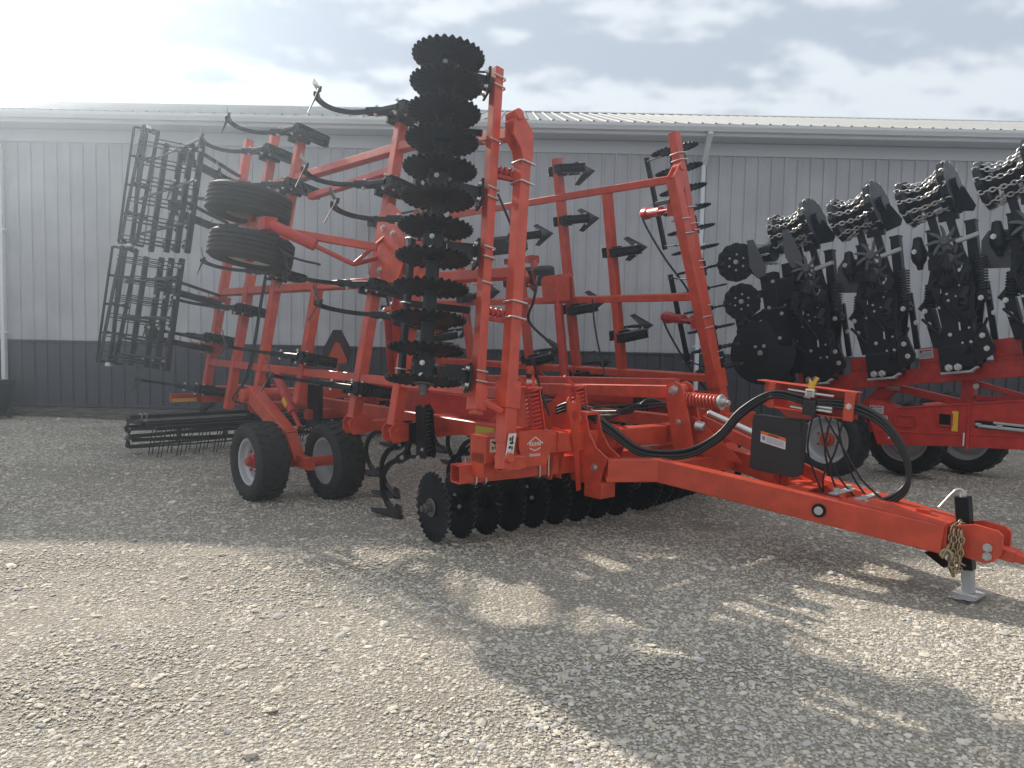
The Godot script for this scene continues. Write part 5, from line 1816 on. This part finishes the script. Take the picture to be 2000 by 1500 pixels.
	# links and posts between frame and wing bar
	for q in [[0.75, 1.12, 1.50, 0.99, 0.10, 0.085], [1.62, 1.22, 2.10, 1.10, 0.05, 0.06], [1.55, 0.9, 1.55, 1.34, 0.13, 0.13], [0.35, 0.75, 0.72, 1.12, 0.14, 0.16], [1.62, 1.06, 2.4, 1.08, 0.05, 0.06]]:
		bar("link", t, Vector3(q[0], q[1], -0.22), Vector3(q[2], q[3], -0.22), q[4], q[5], Vector3.UP, "red")
	bar("cross_beam", t, Vector3(0.5, 0.72, -0.3), Vector3(0.5, 0.72, -3.6), 0.18, 0.2, Vector3.UP, "red")
	bar("cross_beam", t, Vector3(1.7, 0.78, -0.1), Vector3(1.7, 0.78, -3.6), 0.18, 0.2, Vector3.UP, "red")
	g = G.new()
	g.cyl(Vector3(0.70, 1.13, -0.16), Vector3(0.84, 1.13, -0.16), 0.05, 12)
	for e in [[1.64, 1.19], [1.60, 0.95]]:
		g.bolt(Vector3(e[0], e[1], -0.14), Vector3.BACK, 0.02, 0.02)
	part("link_pins", g, "zinc", t)
	# wheels: axles across the machine
	for w in [[0.15, 0.10], [0.66, -0.93], [1.10, -1.75], [0.2, -3.6]]:
		wheel(t, Transform3D(G.along(Vector3(0.0, 0, 1)), Vector3(w[0], 0.455, w[1])), 0.455, 0.33, 0.285, 22, "rim_grey", "orange", "transport_wheel")
	bar("axle", t, Vector3(0.15, 0.455, 0.0), Vector3(0.5, 0.66, -0.4), 0.1, 0.14, Vector3.UP, "red")
	bar("axle", t, Vector3(0.66, 0.455, -0.95), Vector3(0.5, 0.70, -0.5), 0.1, 0.14, Vector3.UP, "red")
	bar("axle", t, Vector3(1.10, 0.455, -1.8), Vector3(0.6, 0.70, -1.4), 0.1, 0.14, Vector3.UP, "red")
	bar("axle", t, Vector3(0.2, 0.455, -3.55), Vector3(0.5, 0.70, -3.3), 0.1, 0.14, Vector3.UP, "red")
	bar("drawbar", t, Vector3(3.5, 0.72, -0.1), Vector3(5.4, 0.62, -1.7), 0.2, 0.2, Vector3.UP, "red")
	bar("drawbar", t, Vector3(1.7, 0.72, -3.5), Vector3(5.4, 0.62, -1.8), 0.2, 0.2, Vector3.UP, "red")

# folded opener gear of the nearest row end: discs that face the cultivator
func make_coulters(t: Node, tb: Basis, o: Vector3) -> void:
	var g := G.new()
	g.beam(o + tb * Vector3(-0.42, 0.05, 0.15), o + tb * Vector3(-0.52, 1.45, 0.15), 0.16, 0.20, Vector3.RIGHT)
	g.beam(o + tb * Vector3(-0.25, 0.15, 0.0), o + tb * Vector3(-0.30, 1.55, 0.0), 0.2, 0.16, Vector3.RIGHT)
	g.beam(o + tb * Vector3(-0.5, 1.2, 0.2), o + tb * Vector3(-1.0, 1.2, 0.3), 0.05, 0.10)
	g.beam(o + tb * Vector3(-0.5, 1.35, 0.2), o + tb * Vector3(-0.82, 1.66, 0.3), 0.05, 0.10)
	g.beam(o + tb * Vector3(-0.5, 0.6, 0.2), o + tb * Vector3(-0.78, 0.45, 0.3), 0.06, 0.14)
	g.beam(o + tb * Vector3(-0.6, 0.95, 0.2), o + tb * Vector3(-0.93, 0.80, 0.3), 0.05, 0.10)
	g.prism(PackedVector2Array([Vector2(-1.0, 1.05), Vector2(-0.6, 1.15), Vector2(-0.62, 1.0), Vector2(-0.92, 0.86), Vector2(-0.96, 0.78)]), 0.02, Transform3D(tb, o + tb * Vector3(0, 0, 0.28)))
	g.box(o + tb * Vector3(-0.42, 0.75, 0.2), Vector3(0.34, 0.5, 0.22), tb, 0.03)
	g.box(o + tb * Vector3(-0.36, 1.2, 0.12), Vector3(0.40, 0.32, 0.2), tb, 0.03)
	g.box(o + tb * Vector3(-0.48, 0.12, 0.16), Vector3(0.26, 0.28, 0.2), tb, 0.02)
	var c := part("coulter_frame", g, "black", t)
	var defs := [[-0.86, 1.65, 0.255, 12, 0.34], [-0.83, 1.13, 0.24, 12, 0.34], [-0.78, 0.73, 0.15, 9, 0.33]]
	var bz := Basis(Vector3(0.30, 0.05, 0.95).normalized(), Vector3.UP, Vector3(0.30, 0.05, 0.95).normalized().cross(Vector3.UP))
	bz = bz.orthonormalized()
	for d in defs:
		put("coulter_disc", disc_mesh(d[2], d[3], "disc_steel"), c, Transform3D(bz, o + tb * Vector3(d[0], d[1], d[4])))
	g = G.new()
	g.lathe(Transform3D(bz, o + tb * Vector3(-0.60, 0.44, 0.34)), [Vector2(-0.012, 0.0), Vector2(-0.012, 0.40), Vector2(0.0, 0.405), Vector2(0.03, 0.25), Vector2(0.045, 0.1), Vector2(0.045, 0.0)], 40)
	put("opener_disc", g.mesh(mats["disc_steel"]), c)
	g = G.new()
	for d in defs:
		var p: Vector3 = o + tb * Vector3(d[0], d[1], d[4])
		g.cyl(p, p + bz.x * 0.05, 0.03, 10)
		for k in 6:
			g.bolt(p + (bz.y * cos(k * 1.05) + bz.z * sin(k * 1.05)) * d[2] * 0.4 + bz.x * 0.008, bz.x, 0.009, 0.012)
	for q in [[-0.60, 0.44, 0.40], [-0.66, 0.52, 0.40], [-0.54, 0.52, 0.40], [-0.42, 0.26, 0.28], [-0.47, 0.16, 0.28], [-0.52, 0.08, 0.28], [-0.48, 1.0, 0.3], [-0.40, 1.32, 0.3], [-0.30, 0.9, 0.33], [-0.36, 0.6, 0.32]]:
		var b: float = 0.022 if q[1] < 0.5 else 0.015
		g.bolt(o + tb * Vector3(q[0], q[1], q[2]), Vector3(0.2, 0, 1), b, 0.02)
	part("bolts", g, "zinc", c)
	# small chain roller seen end-on behind the coulters, and two grey guard blades
	g = G.new()
	g.cyl(o + tb * Vector3(-0.75, 1.72, 0.1), o + tb * Vector3(-0.45, 1.72, 0.1), 0.12, 12)
	part("small_roller", g, "black", c)
	g = G.new()
	for k in 7:
		var a := TAU * k / 7.0
		g.chain([o + tb * Vector3(-0.76, 1.72 + cos(a) * 0.16, 0.1 + sin(a) * 0.16), o + tb * Vector3(-0.60, 1.72 + cos(a) * 0.13, 0.1 + sin(a) * 0.13), o + tb * Vector3(-0.44, 1.72 + cos(a) * 0.16, 0.1 + sin(a) * 0.16)], 0.045, 0.006)
	part("roller_chain", g, "zinc", c).set_meta("kind", "stuff")
	for q in [[-0.64, 1.50, 0.0], [-0.20, 1.55, -0.1]]:
		g = G.new()
		g.prism(PackedVector2Array([Vector2(-0.06, 0.40), Vector2(0.02, 0.40), Vector2(0.15, 0.02), Vector2(0.13, -0.08), Vector2(0.02, -0.10), Vector2(-0.05, 0.05)]), 0.02, Transform3D(tb * Basis(Vector3.UP, 0.35), o + tb * Vector3(q[0], q[1], 0.30 + q[2])))
		part("guard_blade", g, "star_grey", c)
	g = G.new()
	g.spring(o + tb * Vector3(-0.20, 0.92, 0.22), o + tb * Vector3(-0.14, 1.14, 0.22), 0.045, 0.010, 8.0)
	part("coil_spring", g, "spring_black", c)

func unit_body() -> G:
	var g := G.new()
	var Y := Vector3.UP
	# foot clamp and main shank casing
	for s in [-0.16, 0.16]:
		g.prism(PackedVector2Array([Vector2(-0.17, 0.0), Vector2(0.16, 0.0), Vector2(0.20, 0.20), Vector2(0.18, 0.52), Vector2(0.24, 0.86), Vector2(0.20, 1.18), Vector2(-0.12, 1.22), Vector2(-0.17, 0.90), Vector2(-0.12, 0.50), Vector2(-0.18, 0.25)]), 0.022, Transform3D(Basis.IDENTITY, Vector3(0, 0, s)))
	g.box(Vector3(0.02, 0.62, 0.0), Vector3(0.24, 1.05, 0.26), Basis.IDENTITY, 0.02)
	g.box(Vector3(0.02, 0.16, 0.10), Vector3(0.32, 0.26, 0.24), Basis.IDENTITY, 0.02)
	g.prism(PackedVector2Array([Vector2(0.16, 0.06), Vector2(0.36, 0.16), Vector2(0.37, 0.24), Vector2(0.33, 0.36), Vector2(0.30, 0.46), Vector2(0.25, 0.44), Vector2(0.18, 0.24)]), 0.05, Transform3D(Basis.IDENTITY, Vector3(0, 0, 0.17)))
	g.beam(Vector3(0.24, 0.36, 0.18), Vector3(0.33, 0.54, 0.18), 0.02, 0.03)
	# twin uprights with closed caps
	for s in [[-0.19, 1.58], [0.20, 1.60]]:
		g.beam(Vector3(s[0], 0.80, -0.04), Vector3(s[0], s[1], -0.04), 0.10, 0.10, Vector3.RIGHT)
		g.beam(Vector3(s[0], s[1], -0.04), Vector3(s[0], s[1] + 0.02, -0.04), 0.115, 0.115, Vector3.RIGHT)
	# arms carrying the roller
	for s in [-0.07, 0.11]:
		g.beam(Vector3(s * 1.0, 1.15, 0.02), Vector3(s - 0.14, 1.90, 0.0), 0.035, 0.085, Vector3.RIGHT)
	g.beam(Vector3(-0.1, 1.72, 0.0), Vector3(0.10, 1.72, 0.0), 0.05, 0.12)
	# linkage plates, brackets and a knuckle on the left
	g.box(Vector3(0.06, 1.20, 0.10), Vector3(0.20, 0.26, 0.12), Basis(Vector3.BACK, 0.3), 0.02)
	g.box(Vector3(-0.10, 1.02, 0.14), Vector3(0.20, 0.30, 0.10), Basis(Vector3.BACK, -0.25), 0.02)
	g.lathe(Transform3D(Basis(Vector3(0, 1, 0), Vector3(-1, 0, 0), Vector3(0, 0, 1)), Vector3(-0.34, 1.18, 0.0)), [Vector2(0, 0.03), Vector2(0.05, 0.04), Vector2(0.10, 0.075), Vector2(0.20, 0.085), Vector2(0.28, 0.06), Vector2(0.36, 0.045), Vector2(0.38, 0)], 12)
	g.beam(Vector3(-0.30, 1.34, 0), Vector3(-0.16, 1.34, 0), 0.06, 0.05)
	g.beam(Vector3(-0.42, 1.33, 0), Vector3(-0.34, 1.33, 0), 0.04, 0.04)
	g.beam(Vector3(-0.20, 0.85, 0.05), Vector3(-0.34, 0.70, 0.05), 0.05, 0.12)
	g.box(Vector3(-0.26, 0.60, 0.02), Vector3(0.10, 0.26, 0.12), Basis(Vector3.BACK, 0.15), 0.02)
	g.beam(Vector3(-0.22, 0.30, 0.0), Vector3(-0.28, 0.62, 0.0), 0.10, 0.10)
	g.spring(Vector3(-0.24, 0.74, 0.10), Vector3(-0.20, 0.98, 0.10), 0.06, 0.012, 8.0)
	g.beam(Vector3(0.27, 0.74, 0.06), Vector3(0.27, 0.84, 0.06), 0.11, 0.12)
	g.beam(Vector3(0.14, 0.66, 0.05), Vector3(0.32, 0.82, 0.05), 0.05, 0.10)
	g.beam(Vector3(0.30, 0.30, -0.1), Vector3(0.27, 0.95, -0.1), 0.05, 0.06, Vector3.RIGHT)
	var r := RandomNumberGenerator.new()
	r.seed = 31
	for k in 26:
		var p := Vector3(r.randf_range(-0.17, 0.20), r.randf_range(0.15, 1.42), r.randf_range(0.05, 0.22))
		g.box(p, Vector3(r.randf_range(0.04, 0.14), r.randf_range(0.05, 0.2), r.randf_range(0.03, 0.1)), Basis.from_euler(Vector3(r.randf_range(-0.4, 0.4), r.randf_range(-0.8, 0.8), r.randf_range(-0.6, 0.6))))
	for k in 7:
		var p := Vector3(r.randf_range(-0.2, 0.2), r.randf_range(0.3, 1.2), 0.2)
		g.cyl(p, p + Vector3(r.randf_range(-0.2, 0.2), r.randf_range(0.1, 0.3), 0.0), 0.016, 8)
	g.tube(arc([Vector3(-0.08, 1.05, 0.19), Vector3(-0.16, 0.95, 0.24), Vector3(-0.12, 0.78, 0.22), Vector3(-0.05, 0.62, 0.19)]), 0.012, 6)
	g.tube(arc([Vector3(0.12, 1.12, 0.17), Vector3(0.20, 1.0, 0.24), Vector3(0.14, 0.86, 0.2), Vector3(0.1, 0.7, 0.18)]), 0.012, 6)
	return g

func unit_bolts() -> G:
	var g := G.new()
	for s in [-0.05, 0.04]:
		g.cyl(Vector3(s, 0.05, 0.19), Vector3(s, 0.05, 0.30), 0.022, 10)
		g.bolt(Vector3(s, 0.05, 0.29), Vector3.BACK, 0.024, 0.03)
	var r := RandomNumberGenerator.new()
	r.seed = 9
	for k in 13:
		var p := Vector3(r.randf_range(-0.14, 0.18), r.randf_range(0.22, 1.2), 0.172)
		g.bolt(p, Vector3.BACK, r.randf_range(0.006, 0.013), 0.014)
	for p in [Vector3(-0.30, 0.7, 0.10), Vector3(-0.27, 0.55, 0.10), Vector3(0.30, 0.22, 0.20), Vector3(0.27, 0.36, 0.20), Vector3(-0.36, 1.38, 0.08), Vector3(-0.2, 1.2, 0.06), Vector3(0.27, 0.76, 0.13), Vector3(0.33, 0.6, -0.05)]:
		g.bolt(p, Vector3.BACK, 0.018, 0.02)
	for q in [[Vector3(-0.09, 0.86, 0.2), Vector3(-0.09, 1.02, 0.2)], [Vector3(0.06, 0.44, 0.185), Vector3(0.06, 0.56, 0.185)], [Vector3(0.14, 1.14, 0.19), Vector3(0.13, 0.98, 0.19)]]:
		g.tube(q, 0.010, 6)
	return g

# roller: two many-sided end plates, an axle and a trailing side arm; chains are hung between the plates
func chain_roller() -> G:
	var g := G.new()
	for s in [[-0.24, 0.235], [0.23, 0.27]]:
		var poly := PackedVector2Array()
		for k in 9:
			poly.append(Vector2(cos(TAU * k / 9.0 + 0.2), sin(TAU * k / 9.0 + 0.2)) * s[1])
		g.prism(poly, 0.014, Transform3D(Basis(Vector3(0, 0, -1), Vector3(0, 1, 0), Vector3(1, 0, 0)), Vector3(s[0], 0, 0)))
		# rim flange
		for k in 9:
			var a := TAU * k / 9.0 + 0.2
			var b := TAU * (k + 1) / 9.0 + 0.2
			var p := Vector3(s[0] - signf(s[0]) * 0.03, sin(a) * s[1], -cos(a) * s[1])
			var q := Vector3(s[0] - signf(s[0]) * 0.03, sin(b) * s[1], -cos(b) * s[1])
			g.strap([p, q], 0.06, 0.008, Vector3.RIGHT)
	g.cyl(Vector3(-0.27, 0, 0), Vector3(0.26, 0, 0), 0.06, 12)
	g.cyl(Vector3(0.23, 0, 0), Vector3(0.28, 0, 0), 0.08, 12)
	g.prism(PackedVector2Array([Vector2(-0.10, 0.02), Vector2(0.04, 0.06), Vector2(0.15, -0.14), Vector2(0.10, -0.20), Vector2(-0.12, -0.22)]), 0.014, Transform3D(Basis(Vector3(0.35, 0, -0.94), Vector3(0, 1, 0), Vector3(0.94, 0, 0.35)), Vector3(0.28, -0.08, 0.0)))
	g.beam(Vector3(-0.10, 0.0, 0.06), Vector3(0.10, 0.02, 0.06), 0.09, 0.2)
	g.box(Vector3(0.0, -0.02, 0.0), Vector3(0.10, 0.26, 0.26), Basis(Vector3.RIGHT, 0.4))
	return g

func roller_chains() -> G:
	var g := G.new()
	for k in 11:
		var a := TAU * k / 11.0
		var d := Vector3(0, cos(a), sin(a))
		g.chain([Vector3(-0.24, 0, 0) + d * 0.23, Vector3(-0.12, -0.025, 0) + d * 0.19, Vector3(0.0, -0.04, 0) + d * 0.175, Vector3(0.12, -0.025, 0) + d * 0.205, Vector3(0.23, 0, 0) + d * 0.262], 0.062, 0.0085)
	return g

func star_wheel() -> G:
	var g := G.new()
	for k in 8:
		var a := TAU * k / 8.0
		var p := PackedVector2Array([Vector2(0.03, -0.022), Vector2(0.09, -0.024), Vector2(0.15, -0.006), Vector2(0.185, 0.022), Vector2(0.15, 0.024), Vector2(0.09, 0.012), Vector2(0.03, 0.016)])
		g.prism(p, 0.012, Transform3D(Basis(Vector3.BACK, a) * Basis(Vector3.RIGHT, 0.3), Vector3(0, 0, 0.01)))
	g.cyl(Vector3(0, 0, -0.03), Vector3(0, 0, 0.05), 0.05, 12, 0.01)
	return g
